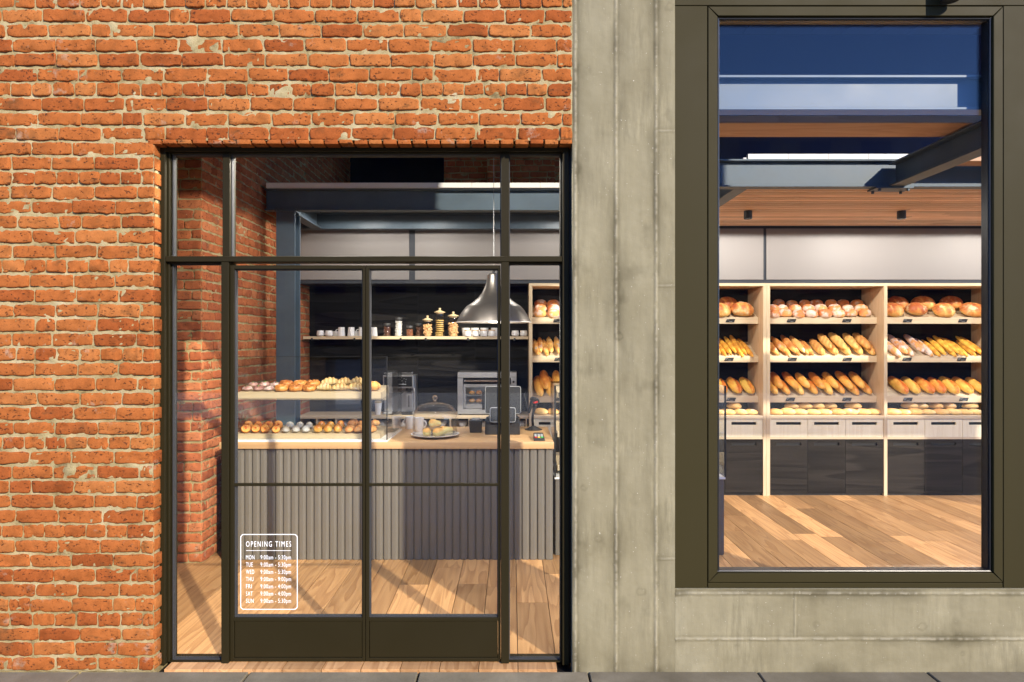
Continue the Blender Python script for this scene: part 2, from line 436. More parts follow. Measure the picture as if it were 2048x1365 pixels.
    M['cookie'] = bread('cookie', (.74, .50, .16), (.64, .38, .09), (.44, .20, .04), .0, .6, lift=.2)
    M['bean'] = bread('coffee_bean', (.14, .06, .035), (.10, .04, .022), (.05, .02, .012), .0, .4, lift=.2)
    M['sugar'] = bread('sugar_cube', (.80, .79, .78), (.78, .77, .76), (.74, .72, .70), .0, .7, spot=.2, lift=.2)
    M['cinnamon'] = bread('cinnamon', (.36, .14, .07), (.26, .09, .045), (.16, .05, .025), .0, .7, lift=.2)
    M['nut'] = bread('almond', (.70, .42, .20), (.54, .25, .09), (.34, .12, .04), .0, .55, lift=.8)
build_materials()
# ================================================================ brickwork
def brickwork(name, O, U, N, width, height, spans, parent=None, seed=1, row_h=.0737, res=(16, 9), mstep=.012, proud=.0068, header_every=6, header_row=3, mats=None, quoin=()):
    """real bricks as rounded, chipped relief patches in one mesh with the mortar bed; a runs along U, b up, relief along N"""
    rng = np.random.default_rng(seed)
    O = np.array(O, float); U = np.array(U, float); N = np.array(N, float); Z = np.array((0, 0, 1.0))
    nx, ny = res
    def ticks(n, a, b): return np.concatenate([[-1, -1 + a, -1 + b], np.linspace(-1 + 2.6 * b, 1 - 2.6 * b, n - 6), [1 - b, 1 - a, 1]])
    S, T = np.meshgrid(ticks(nx, .010, .045), ticks(ny, .035, .14))
    EX = np.where(np.abs(S) > .9999, 1, np.where(np.abs(S) > 1 - .02, .75, np.where(np.abs(S) > 1 - .06, .18, 0))); EZ = np.where(np.abs(T) > .9999, 1, np.where(np.abs(T) > 1 - .05, .75, np.where(np.abs(T) > 1 - .16, .18, 0)))
    ED = np.maximum(EX, EZ)
    bricks = []
    for r in range(int(math.ceil(height / row_h))):
        zb = r * row_h; zt = min(height, zb + row_h)
        if zt - zb < .03: continue
        hd = (r % header_every) == header_row
        for (xa, xb) in spans((zb + zt) / 2):
            x = xa + (-rng.uniform(.02, .1) if hd else (-.104 if r % 2 else 0) - rng.uniform(0, .03))
            while x < xb - .004:
                L = (rng.normal(.107, .004) if (hd or rng.random() < .06) else rng.normal(.2095, .005))
                x2 = x + L
                if xb - x2 < .045: x2 = xb
                a0 = max(x, xa); a1 = min(x2, xb)
                if a1 - a0 > .03: bricks.append((a0, a1, zb, zt))
                x = x2
    V = []; Fs = []; R = []; mi = []
    fi = np.array([[j * nx + i, j * nx + i + 1, (j + 1) * nx + i + 1, (j + 1) * nx + i] for j in range(ny - 1) for i in range(nx - 1)])
    for k, (a0, a1, z0, z1) in enumerate(bricks):
        jx = rng.uniform(.0016, .0048); jz0 = rng.uniform(.0040, .0090); jz1 = rng.uniform(.0030, .0075)
        ca = (a0 + a1) / 2; cz = (z0 + z1) / 2 + rng.normal(0, .0012); hx = (a1 - a0) / 2 - jx; hz = (z1 - z0 - jz0 - jz1) / 2
        rot = rng.normal(0, .008)
        pa = ca + hx * S * (1 - .035 * np.abs(T) ** 6 * (.105 / max(hx, .05))); pb = cz + hz * T * (1 - rng.uniform(.05, .2) * np.abs(S) ** 9)
        pb = pb + rot * (pa - ca)
        edge = np.maximum(np.abs(S), np.abs(T))
        ex = (fbm(pa * 45, pb * 45 + 7, 3, 5) - .5); ez = (fbm(pa * 45 + 31, pb * 45, 3, 9) - .5)
        pa = pa + ex * .009 * edge; pb = pb + ez * .013 * edge
        rl = proud - .0042 * ED + (fbm(pa * 28 + k, pb * 28, 3, 3) - .5) * .0060 + rng.normal(0, .0016)
        chip = fbm(pa * 60 + 3 * k, pb * 60, 2, 21); rl = rl - np.where((chip > .665) & (edge > .5), .007, 0)
        border = edge > .999
        rl = np.where(border, -.016, rl)
        P = O + pa.ravel()[:, None] * U + pb.ravel()[:, None] * Z + rl.ravel()[:, None] * N
        Fs.append(fi + len(V) * nx * ny); V.append(P); R.append(np.full(nx * ny, rng.random())); mi.append(np.zeros(len(fi), int))
    V = np.concatenate(V); Fs = np.concatenate(Fs); R = np.concatenate(R); mi = np.concatenate(mi)
    # mortar bed
    gx = int(width / mstep) + 1; gz = int(height / mstep) + 1
    A, B = np.meshgrid(np.linspace(0, width, gx), np.linspace(0, height, gz))
    rl = -.0015 + (fbm(A * 26, B * 26, 4, seed + 40) - .5) * .013 + np.maximum(0, fbm(A * 5, B * 9, 3, seed + 50) - .73) * .045
    P = O + A.ravel()[:, None] * U + B.ravel()[:, None] * Z + rl.ravel()[:, None] * N
    ca = (A[:-1, :-1] + A[1:, 1:]) / 2; cb = (B[:-1, :-1] + B[1:, 1:]) / 2
    keep = np.zeros(ca.shape, bool); cache = {}
    for j in range(gz - 1):
        zc = cb[j, 0]
        for (xa, xb) in spans(zc): keep[j] |= (ca[j] > xa + mstep * .3) & (ca[j] < xb - mstep * .3)
    ii = np.arange(gz * gx).reshape(gz, gx)
    q = np.stack([ii[:-1, :-1], ii[:-1, 1:], ii[1:, 1:], ii[1:, :-1]], -1)[keep]
    b0 = len(V)
    V = np.concatenate([V, P]); Fs = np.concatenate([Fs, q + b0]); R = np.concatenate([R, np.zeros(len(P))]); mi = np.concatenate([mi, np.ones(len(q), int)])
    # make windings face along N
    n0 = np.cross(V[Fs[0][1]] - V[Fs[0][0]], V[Fs[0][2]] - V[Fs[0][0]])
    if n0 @ N < 0: Fs = Fs[:, ::-1]
    return np_object(name, V, Fs, {'rnd': R}, mats or [M['brick'], M['mortar']], mi, parent=parent)

WX0, WX1, OPX, OPZ = -5.0, .302, -1.789, 2.649
def spans_front(z): return [(0, WX1 - WX0)] if z > OPZ + .002 else [(0, OPX - WX0)]
fac = thing('brick_facade', 'weathered orange brick wall around the glass shop entrance', 'brick wall', (OPX, 0, 0))
brickwork('brick_face', (WX0, 0, 0), (1, 0, 0), (0, -1, 0), WX1 - WX0, 5.7, spans_front, parent=fac, seed=3, row_h=OPZ / 36)
core = MB(); core.box(WX0, OPX - .004, .018, .15, -.05, OPZ + .012); core.box(WX0, WX1 + .01, .0185, .15, OPZ + .0125, 5.7)
core.part('wall_core', M['mortar'], fac)
# bricks on edge along the lintel and up the jamb
lm = MB(); x = OPX - .03; k = 0
random.seed(5)
while x < WX1 - .01:
    w = random.uniform(.062, .0665); x1 = min(x + w, WX1 - .002); z0 = OPZ - random.uniform(.013, .017); y0 = -.006 + random.uniform(-.002, .002)
    lm.box(x, x1, y0, .105, z0, OPZ + .008, random.random()); x = x1 + random.uniform(.007, .0105)
for r in range(36):
    z0 = r * OPZ / 36 + random.uniform(.005, .009); z1 = (r + 1) * OPZ / 36 - random.uniform(.005, .009)
    xo = random.uniform(-.004, .006)
    lm.box(OPX - .03, OPX + .003 + xo, -.001 + random.uniform(0, .004), .11, z0, z1, random.random())
lm.part('brick_lintel', M['brick'], fac, bevel=.004, segs=2)

# ================================================================ board-marked concrete
def concrete_sheet(name, parent, x0, x1, z0, z1, vseams=(), hseams=(), vbits=(), hbits=(), step=.005, seed=2):
    nx = int((x1 - x0) / step) + 1; nz = int((z1 - z0) / step) + 1
    X, Z = np.meshgrid(np.linspace(x0, x1, nx), np.linspace(z0, z1, nz))
    rel = (fbm(X * 9, Z * 3, 4, seed) - .5) * .004 + (fbm(X * 40, Z * 40, 3, seed + 3) - .5) * .0018
    dirt = np.maximum(0, fbm(X * 4, Z * 1.2, 5, seed + 9) - .56) * .9
    dirt += np.maximum(0, fbm(X * 9, Z * 7, 4, seed + 19) - .68) * 2.0
    bead = np.zeros_like(X)
    def seam(D, along, cross, w=.0055, k=0, strong=1.0):
        wob = (fbm(along * 30, along * 0 + k, 3, seed + k) - .5) * .004
        d = np.abs(D + wob); ridge = np.exp(-(d / w) ** 2)
        cut = np.clip((fbm(along * 55, along * 0 + 5 * k, 3, seed + 60 + k) - .36) * 4, 0, 1)
        g = np.exp(-((d - w * 2.2) / (w * .9)) ** 2)
        near = np.exp(-(np.abs(D) / .032)) * np.clip((fbm(along * 3.2, cross * 14 + k, 5, seed + 90 + k) - .38) * 3.6, 0, 1)
        return ridge * (.0022 + .0022 * cut) * strong - g * .0012 * strong, near * .95 * strong + g * .22 * strong, ridge * (.25 + .75 * cut) * strong
    for k, s in enumerate(vseams):
        a, b, c = seam(X - s, Z, X, k=k + 1); rel += a; dirt += b; bead = np.maximum(bead, c)
    for k, s in enumerate(hseams):
        a, b, c = seam(Z - s, X, Z, k=k + 31); rel += a; dirt += b; bead = np.maximum(bead, c)
    for k, (s, a0, a1) in enumerate(vbits):
        m = ((Z > a0) & (Z < a1)) * .6; a, b, c = seam(X - s, Z, X, .004, k + 51, 1.0); rel += a * m; dirt += b * m * .5; bead = np.maximum(bead, c * m)
    for k, (s, a0, a1) in enumerate(hbits):
        m = ((X > a0) & (X < a1)) * .6; a, b, c = seam(Z - s, X, Z, .004, k + 71, 1.0); rel += a * m; dirt += b * m * .5; bead = np.maximum(bead, c * m)
    dirt += np.clip(1 - Z / .09, 0, 1) * np.clip((fbm(X * 7, Z * 9, 4, seed + 77) - .3) * 2.2, 0, 1) * .7
    # the odd ring-shaped stain
    rg = np.random.default_rng(seed)
    for _ in range(int((x1 - x0) * (z1 - z0) * 5)):
        cx, cz, rr = rg.uniform(x0, x1), rg.uniform(z0, z1), rg.uniform(.008, .022)
        d = np.hypot(X - cx, (Z - cz) * 1.2) + (fbm(X * 60, Z * 60, 2, 5) - .5) * .02
        dirt += np.exp(-((d - rr) / .006) ** 2) * .28
    V = np.stack([X.ravel(), -rel.ravel(), Z.ravel()], -1)
    ii = np.arange(nx * nz).reshape(nz, nx)
    q = np.stack([ii[:-1, :-1], ii[:-1, 1:], ii[1:, 1:], ii[1:, :-1]], -1).reshape(-1, 4)
    return np_object(name, V, q, {'dirt': np.clip(dirt, 0, 1).ravel(), 'bead': bead.ravel()}, [M['concrete']], parent=parent)
CX0, CX1 = .3025, .815
pil = thing('concrete_pillar', 'tall board-marked concrete pillar between the brick wall and the window', 'pillar', (.56, 0, 0))
concrete_sheet('concrete_face', pil, CX0, CX1, -.02, 3.6, vseams=(.316, .520, .720), hbits=((2.70, .72, CX1), (1.925, .72, CX1), (.56, .72, CX1)), seed=12)
pc = MB(); pc.box(CX0, CX1, .003, .34, -.05, 3.6); pc.box(CX0, CX1, 0, .34, 3.601, 5.7); pc.part('pillar_core', M['concrete'], pil)
pl = thing('concrete_plinth', 'low board-marked concrete wall under the shop window', 'low wall', (2, 0, 0))
concrete_sheet('concrete_face', pl, CX1 + .001, 3.6, -.02, .4095, hseams=(.388, .160), vbits=((1.415, .165, .385), (2.75, -.02, .155)), seed=33)
pc = MB(); pc.box(CX1 + .001, 3.599, .004, .3, -.05, .409); pc.box(3.6, 7.4, 0, .3, -.05, .409); pc.part('wall_core', M['concrete'], pl)

# ================================================================ shop windows (one in view, its neighbours beside and above it)
WP = 1.818            # pitch of the bays
def mitre(mb, x0, x1, z0, z1, w, y0, y1, g=.0015):
    """four mitred lengths of a rectangular frame"""
    for (a, b, c, d) in (((x0, z0), (x1, z0), (x1 - w, z0 + w), (x0 + w, z0 + w)), ((x0, z1), (x0 + w, z1 - w), (x1 - w, z1 - w), (x1, z1)),
                         ((x0, z0), (x0 + w, z0 + w), (x0 + w, z1 - w), (x0, z1)), ((x1, z0), (x1, z1), (x1 - w, z1 - w), (x1 - w, z0 + w))):
        c0 = ((a[0] + b[0] + c[0] + d[0]) / 4, (a[1] + b[1] + c[1] + d[1]) / 4)
        sh = []
        for p in (a, b, c, d):
            dx, dz = c0[0] - p[0], c0[1] - p[1]
            sh.append((p[0] + (g if dx > 0 else -g), p[1] + (g if dz > 0 else -g)))
        mb.prism(sh, 'y', y0, y1)
def make_window(name, label, x0, z0, x1, z1, group=None, low=True):
    """x0..x1, z0..z1: outer edge of the inner frame"""
    t = thing(name, label, 'window', (x0, 0, z0), group)
    f = MB(); mitre(f, x0, x1, z0, z1, .0505, .010, .09); f.part('frame', M['wframe'], t, bevel=.0025)
    if low:
        b = MB(); b.box(x0 + .001, x1 - .001, .0125, .09, z0 - .0275, z0 - .002); b.part('sill', M['wframe'], t, bevel=.002)
    i = .0505; a0, a1, b0, b1 = x0 + i, x1 - i, z0 + i, z1 - i
    s = MB()
    e = .013
    s.box(a0, a1, .030, .060, b0, b0 + e * .6); s.box(a0, a1, .030, .060, b1 - e, b1); s.box(a0, a0 + e, .030, .060, b0, b1); s.box(a1 - e, a1, .030, .060, b0, b1)
    r = .0055
    for p, q in (((a0, b0 + r * .6), (a1, b0 + r * .6)), ((a0, b1 - r), (a1, b1 - r)), ((a0 + r, b0), (a0 + r, b1)), ((a1 - r, b0), (a1 - r, b1))):
        s.tube([(p[0], .026, p[1]), (q[0], .026, q[1])], r, 8)
    s.part('gasket', M['rubber'], t)
    p = MB(); p.box(a0 + .004, a1 - .004, .060, .068, b0 + .003, b1 - .004); p.part('pane', M['wglass'], t)
    n = MB(); e = .004
    n.box(a0 - .01, a1 + .01, .0725, .088, b0 - .01, b0 + e * .45); n.box(a0 - .01, a1 + .01, .0725, .088, b1 - e, b1 + .01); n.box(a0 - .01, a0 + e, .0725, .088, b0 - .01, b1 + .01); n.box(a1 - e, a1 + .01, .0725, .088, b0 - .01, b1 + .01)
    n.part('inner_frame', M['rubber'], t)
    return t
IX0, IX1, IZ0, IZ1 = .9825, 2.465, .437, 3.3305
win = make_window('shop_window', 'tall olive framed window showing the bread shelves', IX0, IZ0, IX1, IZ1)
BX0, BX1 = IX0 + WP, 6.95
make_window('shop_window', 'wide olive framed window beyond the flat mullion', BX0, IZ0, BX1, IZ1)
UZ0, UZ1 = 3.60, 5.15
make_window('upper_window', 'olive framed upper window over the bread shelf window', IX0, UZ0, IX1, UZ1)
make_window('upper_window', 'wide olive framed upper window beyond the flat mullion', BX0, UZ0, BX1, UZ1)
sur = thing('window_surround', 'flat olive metal panels between and above the shop windows', 'window panels', (CX1, 0, .41))
s = MB()
s.box(CX1 + .0015, IX0 - .0025, .012, .3, .4105, 3.332)
for a_, b_ in ((IX1, BX0), (BX1, 7.4)): s.box(a_ + .0025, b_ - .0025, .012, .12, .4105, 3.332)
s.part('mullion_panel', M['wframe'], sur, bevel=.0015)
s = MB(); s.box(CX1 + .0015, 7.4, .0105, .12, 3.3345, UZ0 - .003); s.part('transom_panel', M['wframe'], sur, bevel=.0015)
s = MB()
s.box(CX1 + .0015, IX0 - .0025, .0125, .3, UZ0 - .001, 5.152)
for a_, b_ in ((IX1, BX0), (BX1, 7.4)): s.box(a_ + .0025, b_ - .0025, .0125, .12, UZ0 - .001, 5.152)
s.box(CX1 + .0015, 7.4, .0115, .3, 5.155, 5.7); s.part('upper_panel', M['wframe'], sur)
wl = thing('wall_lamp', 'round dark downlight mounted on the olive panel over the window', 'wall lamp', (2.165, -.072, 3.31))
b = MB(); b.lathe([(0, .003), (.034, .003), (.040, 0), (.044, .004), (.044, .2), (.038, .206), (0, .206)], (2.165, -.042, 3.331), 32); b.part('lamp_housing', M['black'], wl)
b = MB(); b.box(2.145, 2.185, -.02, .0105, 3.42, 3.46); b.part('bracket', M['black'], wl)

# ================================================================ glass entrance
def DX(u): return PX(u, 3.26)
def DZ(v): return PZ(v, 3.26)
ent = thing('glass_entrance', 'dark olive metal entrance with fanlights and two glazed doors', 'entrance', (DX(730), .06, 0))
FY = .055
f = MB()
f.box(OPX - .03, DX(331), FY, .16, .0, DZ(293.5)); f.box(DX(1124.6), DX(1138), FY, .16, .0, DZ(293.5))
f.box(DX(331), DX(1124.6), FY, .16, DZ(303), DZ(293.5))
f.box(DX(331), DX(335.5), FY + .022, .155, .006, DZ(303)); f.box(DX(1121.5), DX(1124.6), FY + .022, .155, .006, DZ(303)); f.box(DX(335.5), DX(1121.5), FY + .0221, .1551, DZ(305.5), DZ(303))
f.part('outer_frame', M['frame'], ent, bevel=.002)
f = MB(); f.box(DX(1138) + .0005, CX0 + .0003, FY + .03, .14, .0, DZ(293.5)); f.box(OPX - .03, CX0, FY + .03, .14, DZ(293.5) + .0005, OPZ - .0005); f.part('seal', M['jet'], ent)
for (a, b) in ((442.4, 457), (1001.8, 1018)):
    f = MB(); f.box(DX(a), DX(b), FY + .004, .15, .007, DZ(524.0)); f.box(DX(a), DX(b), FY + .0185, .15, DZ(513), DZ(305.5)); f.part('mullion', M['frame'], ent, bevel=.002)
f = MB(); f.box(DX(331.5), DX(1124), FY + .001, .152, DZ(524), DZ(513)); f.part('transom_bar', M['frame'], ent, bevel=.002)
def glazed(u0, u1, v0, v1, parent, y=FY + .032, name='pane', bead=.0045, mat='glass'):
    x0, x1, z0, z1 = DX(u0), DX(u1), DZ(v1), DZ(v0)
    b = MB(); e = bead
    b.box(x0, x1, y - .008, y + .02, z0, z0 + e); b.box(x0, x1, y - .008, y + .02, z1 - e, z1); b.box(x0, x0 + e, y - .0081, y + .0201, z0 + e, z1 - e); b.box(x1 - e, x1, y - .0081, y + .0201, z0 + e, z1 - e)
    b.part('glazing_bead', M['bead'], parent)
    p = MB(); p.box(x0 + e * .5, x1 - e * .5, y, y + .006, z0 + e * .5, z1 - e * .5)
    return p.part(name, M[mat], parent)
for (u0, u1) in ((338.5, 442.4), (457, 1001.8), (1018, 1123)): glazed(u0, u1, 305.5, 513, ent, FY + .045, 'fanlight', mat='fglass')
for (u0, u1) in ((338.5, 442.4), (1018, 1123)): glazed(u0, u1, 527, 1326, ent, FY + .045, 'sidelight')
for (u0, u1) in ((335.5, 442.4), (1018, 1121.5)):
    for a, b in ((.006, DZ(1326)), (DZ(527), DZ(524))):
        f = MB(); f.box(DX(u0), DX(u1), FY + .02, .155, a, b); f.part('sidelight_rail', M['frame'], ent)
for side, (u0, u1, g0, g1) in enumerate(((458.2, 729.4, 466, 723.5), (730.4, 1000.8, 737, 996))):
    lf = MB(); y0 = FY + .016; y1 = FY + .06
    lf.box(DX(u0), DX(g0), y0, y1, .012, DZ(530.5)); lf.box(DX(g1), DX(u1), y0, y1, .012, DZ(530.5))
    lf.box(DX(g0), DX(g1), y0, y1, DZ(538), DZ(530.5)); 
    b0 = DZ(1238)
    lf.box(DX(g0), DX(g1), y0, y1, b0 - .018, b0); lf.box(DX(g0), DX(g1), y0, y1, .012, .030)
    root = lf.part('door_leaf', M['frame'], ent, bevel=.0015)
    kp = MB(); kp.box(DX(g0) + .002, DX(g1) - .002, y0 + .004, y1 - .004, .0315, b0 - .0195); kp.part('kick_panel', M['frame'], root, bevel=.002)
    glazed(g0, g1, 538, 1238, root, y0 + .018, 'door_pane')
    bar = MB(); bar.box(DX(g0) - .004, DX(g1) + .004, y0 + .002, y0 + .016, DZ(974), DZ(968.5)); bar.part('door_bar', M['frame'], root, bevel=.001)

# white lettering on the glass
SD = 3.2 + FY + .0325
def SXp(u): return PX(u, SD)
def SZp(v): return PZ(v, SD)
sg = thing('opening_hours_sign', 'white opening times lettering in a rounded border on the door glass', 'sign', (SXp(538), FY + .033, SZp(1220)))
SY = FY + .0325
def text_mesh(txt, u0, u1, v_base, cap_px, bold=.012, sp=1.0):
    cu = bpy.data.curves.new('lettering', 'FONT'); cu.body = txt; cu.size = 1; cu.offset = bold; cu.extrude = 0.0; cu.resolution_u = 3; cu.space_character = sp
    o = bpy.data.objects.new('lettering_tmp', cu); COL.objects.link(o)
    dg = bpy.context.evaluated_depsgraph_get(); dg.update()
    me = bpy.data.meshes.new_from_object(o.evaluated_get(dg))
    bpy.data.objects.remove(o); bpy.data.curves.remove(cu)
    xs = [v.co.x for v in me.vertices]; 
    sx = (SXp(u1) - SXp(u0)) / (max(xs) - min(xs)); sy = (cap_px * SD / F) / .729
    V = [(SXp(u0) + (v.co.x - min(xs)) * sx, SY, SZp(v_base) + v.co.y * sy) for v in me.vertices]
    Fc = [tuple(p.vertices) for p in me.polygons]
    bpy.data.meshes.remove(me)
    return V, Fc
tm = MB(); tm.add(*text_mesh('OPENING TIMES', 492, 582.3, 1093.8, 11.4, .0, 1.35)); tm.part('title_lettering', M['letter'], sg, recalc=False)
tm = MB(); tn = MB()
for i, (d, h) in enumerate((('MON', '9:00am - 5:30pm'), ('TUE', '9:00am - 5:30pm'), ('WED', '9:00am - 5:30pm'), ('THU', '9:00am - 9:00pm'), ('FRI', '9:00am - 4:00pm'), ('SAT', '9:00am - 4:00pm'), ('SUN', '9:00am - 5:30pm'))):
    vb = 1119.3 + i * 14.5
    tm.add(*text_mesh(d, 492, {'MON': 509, 'TUE': 505.6, 'WED': 508.4, 'THU': 507, 'FRI': 503.6, 'SAT': 505.4, 'SUN': 507.2}[d], vb, 9.0, .0, 1.15)); tn.add(*text_mesh(h, 521, 582, vb, 9.0, -.002, 1.12))
tm.part('day_lettering', M['letter'], sg, recalc=False); tn.part('hours_lettering', M['letter'], sg, recalc=False)
bd = MB(); a0, a1, b0, b1, rc, w = SXp(480.6), SXp(595.4), SZp(1220), SZp(1068.6), .019, .0042
def rr(i):
    pts = []
    for cx, cz, q0 in ((a1 - rc, b1 - rc, 0), (a0 + rc, b1 - rc, 90), (a0 + rc, b0 + rc, 180), (a1 - rc, b0 + rc, 270)):
        for k in range(9):
            q = math.radians(q0 + k * 90 / 8); pts.append((cx + (rc - i) * math.cos(q), SY, cz + (rc - i) * math.sin(q)))
    return pts
o, i = rr(0), rr(w); n = len(o)
bd.add(o + i, [(k, (k + 1) % n, n + (k + 1) % n, n + k) for k in range(n)])
x0, x1, z = SXp(492), SXp(582), SZp(1101.6)
bd.add([(x0, SY, z - .0012), (x1, SY, z - .0012), (x1, SY, z + .0012), (x0, SY, z + .0012)], [(0, 1, 2, 3)])
bd.part('border', M['letter'], sg, recalc=False)

# ================================================================ outside ground
pv = MB(); random.seed(3)
ys = [-.0, -1.02, -1.93, -2.24]
for j in range(3):
    for k in range(-16, 22):
        x = -1.31 + .845 * k
        pv.box(x + .005, x + .845 - .005, ys[j + 1] + .005, ys[j] - (.002 if j == 0 else .005), -.12, random.uniform(-.0035, -.002), random.random())
pv.solo('pavement', M['paving'], kind='structure', bevel=.004)
bs = MB(); bs.box(-15, 19, -2.24, .25, -.16, -.03); bs.solo('pavement_bed', M['jet'], kind='structure')
kb = MB()
for k in range(-16, 20): kb.box(k * .9 + .003, k * .9 + .897, -2.39, -2.243, -.2, -.002, .5)
kb.solo('kerb', M['paving'], kind='structure', bevel=.012)
rd = MB(); rd.grid(40, 10, lambda s, t: (-60 + 120 * s, -10.4 + 8.02 * t, -.125 + .03 * math.sin(t * PI))); rd.solo('road', M['asphalt'], kind='structure')
fp = MB(); fp.box(-60, 60, -17, -10.4, -.2, .0); fp.solo('far_pavement', M['far_paving'], kind='structure', bevel=.01)
gd = MB(); gd.add([(-300, -300, -.22), (300, -300, -.22), (300, 60, -.22), (-300, 60, -.22)], [(0, 1, 2, 3)]); gd.solo('ground', M['asphalt'], kind='structure')
# the low row across the street that the glass mirrors
ob = thing('street_building', 'brown five storey building across the street', 'building', (0, -60, 0))
b = MB(); b.box(-90, 90, -80, -60.002, 0, 23.4); b.part('wall', paint('brown_render', (.17, .115, .075), .8, 0, .2, .5), ob)
for k in range(-9, 10):
    for z0, z1 in ((1.2, 4.4), (6.2, 8.8), (10.4, 13.0), (14.6, 17.2), (18.8, 21.4)):
        b = MB(); b.box(k * 6 - 1.5, k * 6 + 1.5, -60.0, -59.9, z0, z1); b.part('window', M['navy_skytint'], ob)
b = MB(); b.box(-90.3, 90.3, -80.2, -59.8, 23.401, 23.9); b.part('roof', M['frame'], ob)
# ================================================================ room shell
def Yd(d): return d - 3.2
fl = MB(); random.seed(11)
w = .197; k0 = int(-3.9 / w)
for k in range(k0, int(7.3 / w)):
    x = k * w + .03
    y = .004 - random.uniform(0, 1.2) * 0
    y = .004 if (x > OPX - .01 and x + w < .36) else .16; first = True
    while y < 5.9:
        L = random.uniform(.35, 1.3) if first else random.uniform(.9, 1.7); first = False
        y2 = min(y + L, 5.9)
        if 1:
            fl.box(x + .0018, x + w - .0018, y, y2 - .003, -.03, .006 + random.uniform(-.0005, .0004), random.random())
        y = y2
fl.solo('shop_floor', M['floor'], kind='structure', bevel=.0012)
b = MB(); b.box(-4.1, 7.4, .2, 6.1, -.1, -.02); b.solo('floor_bed', M['jet'], kind='structure')
# walls of the shop
rw = thing('shop_end_wall', 'dark walls with sky reflection painted in, closing the back of the shop', 'back wall', (3, 5.9, 0))
b = MB(); b.box(-4.1, 7.4, 5.9, 6.1, 0, 5.7); b.box(-4.1, -3.7, .16, 6.1, 0, 5.7); b.part('wall_face', M['navy_skytint'], rw)
b = MB()
for k in range(5): b.box(7.25, 7.33, .02 + k * 1.45, .10 + k * 1.45, 0, 5.7)
for z in (0, 2.9, 5.3): b.box(7.252, 7.328, .10, 5.82, z, z + .08 + (.3 if z > 5 else 0))
b.part('fill_window_frame', M['wframe'], rw)  # unseen glazed end, added to let more daylight into the room
b = MB(); b.box(7.285, 7.291, .1, 5.8, .08, 5.3); b.part('fill_window_pane', M['glass'], rw)
b = MB(); b.box(1.6, 7.2, 4.6, 4.7, 3.12, 5.38); b.part('upper_wall', M['navy_skytint'], rw)
b = MB(); b.box(-4.1, 7.4, .0, 6.1, 5.705, 5.85); b.solo('roof', M['jet'], kind='structure')
b = MB()
for k in range(28): b.box(-4 + k * .4 + .004, -4 + k * .4 + .396, .28, 6.0, 5.38, 5.43, random.random())
b.solo('upper_ceiling', paint('sky_tinted_boards', (.025, .035, .09), .8, 0, .25, 3, .2), kind='structure')  # blue of the mirrored sky put into the boards' colour
# brick pier and side wall
SX = -2.30
pr = thing('brick_side_wall', 'red brick side wall and pier inside the shop', 'brick wall', (SX, 1.54, 0))
brickwork('pier_front', (-3.2, 1.54, .006), (1, 0, 0), (0, -1, 0), .9 + .004, 5.35, lambda z: [(0, .904)], parent=pr, seed=21, row_h=.0748, res=(12, 9), mstep=.02, mats=[M['brick_in'], M['mortar']], proud=.007)
brickwork('pier_side', (SX, 1.536, .006), (0, 1, 0), (1, 0, 0), 4.36, 5.35, lambda z: [(0, 4.36)], parent=pr, seed=22, row_h=.0748, res=(12, 9), mstep=.02, mats=[M['brick_in'], M['mortar']], proud=.007)
b = MB(); b.box(-3.2, SX - .01, 1.55, 5.9, 0, 5.37); b.part('wall_core', M['mortar'], pr)
ub = thing('upper_brick_wall', 'dark red brick wall above the mezzanine seen through the fanlight', 'brick wall', (0, 4.6, 3.12))
brickwork('brick_face', (-.83, 4.6, 3.10), (1, 0, 0), (0, -1, 0), 2.4, 2.26, lambda z: [(0, 2.4)], parent=ub, seed=25, row_h=.0748, res=(10, 8), mstep=.025, mats=[M['brick_in'], M['mortar']])
brickwork('brick_pier', (-.30, 4.54, 3.10), (1, 0, 0), (0, -1, 0), .82, 2.26, lambda z: [(0, .82)], parent=ub, seed=26, row_h=.0748, res=(10, 8), mstep=.025, mats=[M['brick_in'], M['mortar']])
b = MB(); b.box(-.83, 1.57, 4.612, 4.75, 3.1, 5.36); b.box(-.30, .52, 4.555, 4.61, 3.1, 5.36); b.part('wall_core', M['mortar'], ub)

# mezzanine, ceiling, steel
MZ = 3.045
b = MB()
for k in range(17):
    x = 1.83 + k * .312
    b.box(x + .001, x + .311, 1.765, 1.80, 3.062, 3.102)
for k in range(13):
    x = -2.24 + k * .312
    b.box(x + .001, min(x + .311, 1.80), 2.625, 2.68, MZ, MZ + .046)
b.solo('mezzanine_edge', M['white'], kind='structure', bevel=.0015)
b = MB(); b.box(1.83, 7.2, 1.86, 5.89, 3.062, 3.10); b.box(-2.25, 1.829, 2.69, 5.89, MZ + .001, 3.091); b.solo('mezzanine_floor', M['white'], kind='structure')
b = MB(); CZ = 2.868
random.seed(8)
y = 1.90
while y < 3.58:
    x = 1.88
    while x < 7.0:
        L = random.uniform(1.6, 2.6); b.box(x, min(x + L, 7.2) - .002, y, y + .066, CZ, CZ + .034, random.random()); x += L
    y += .084
b.solo('slatted_ceiling', M['slat'], kind='structure', bevel=.002)
b = MB(); b.box(1.86, 7.2, 1.88, 3.62, CZ + .0345, CZ + .05); b.solo('ceiling_backing', M['backdark'], kind='structure')

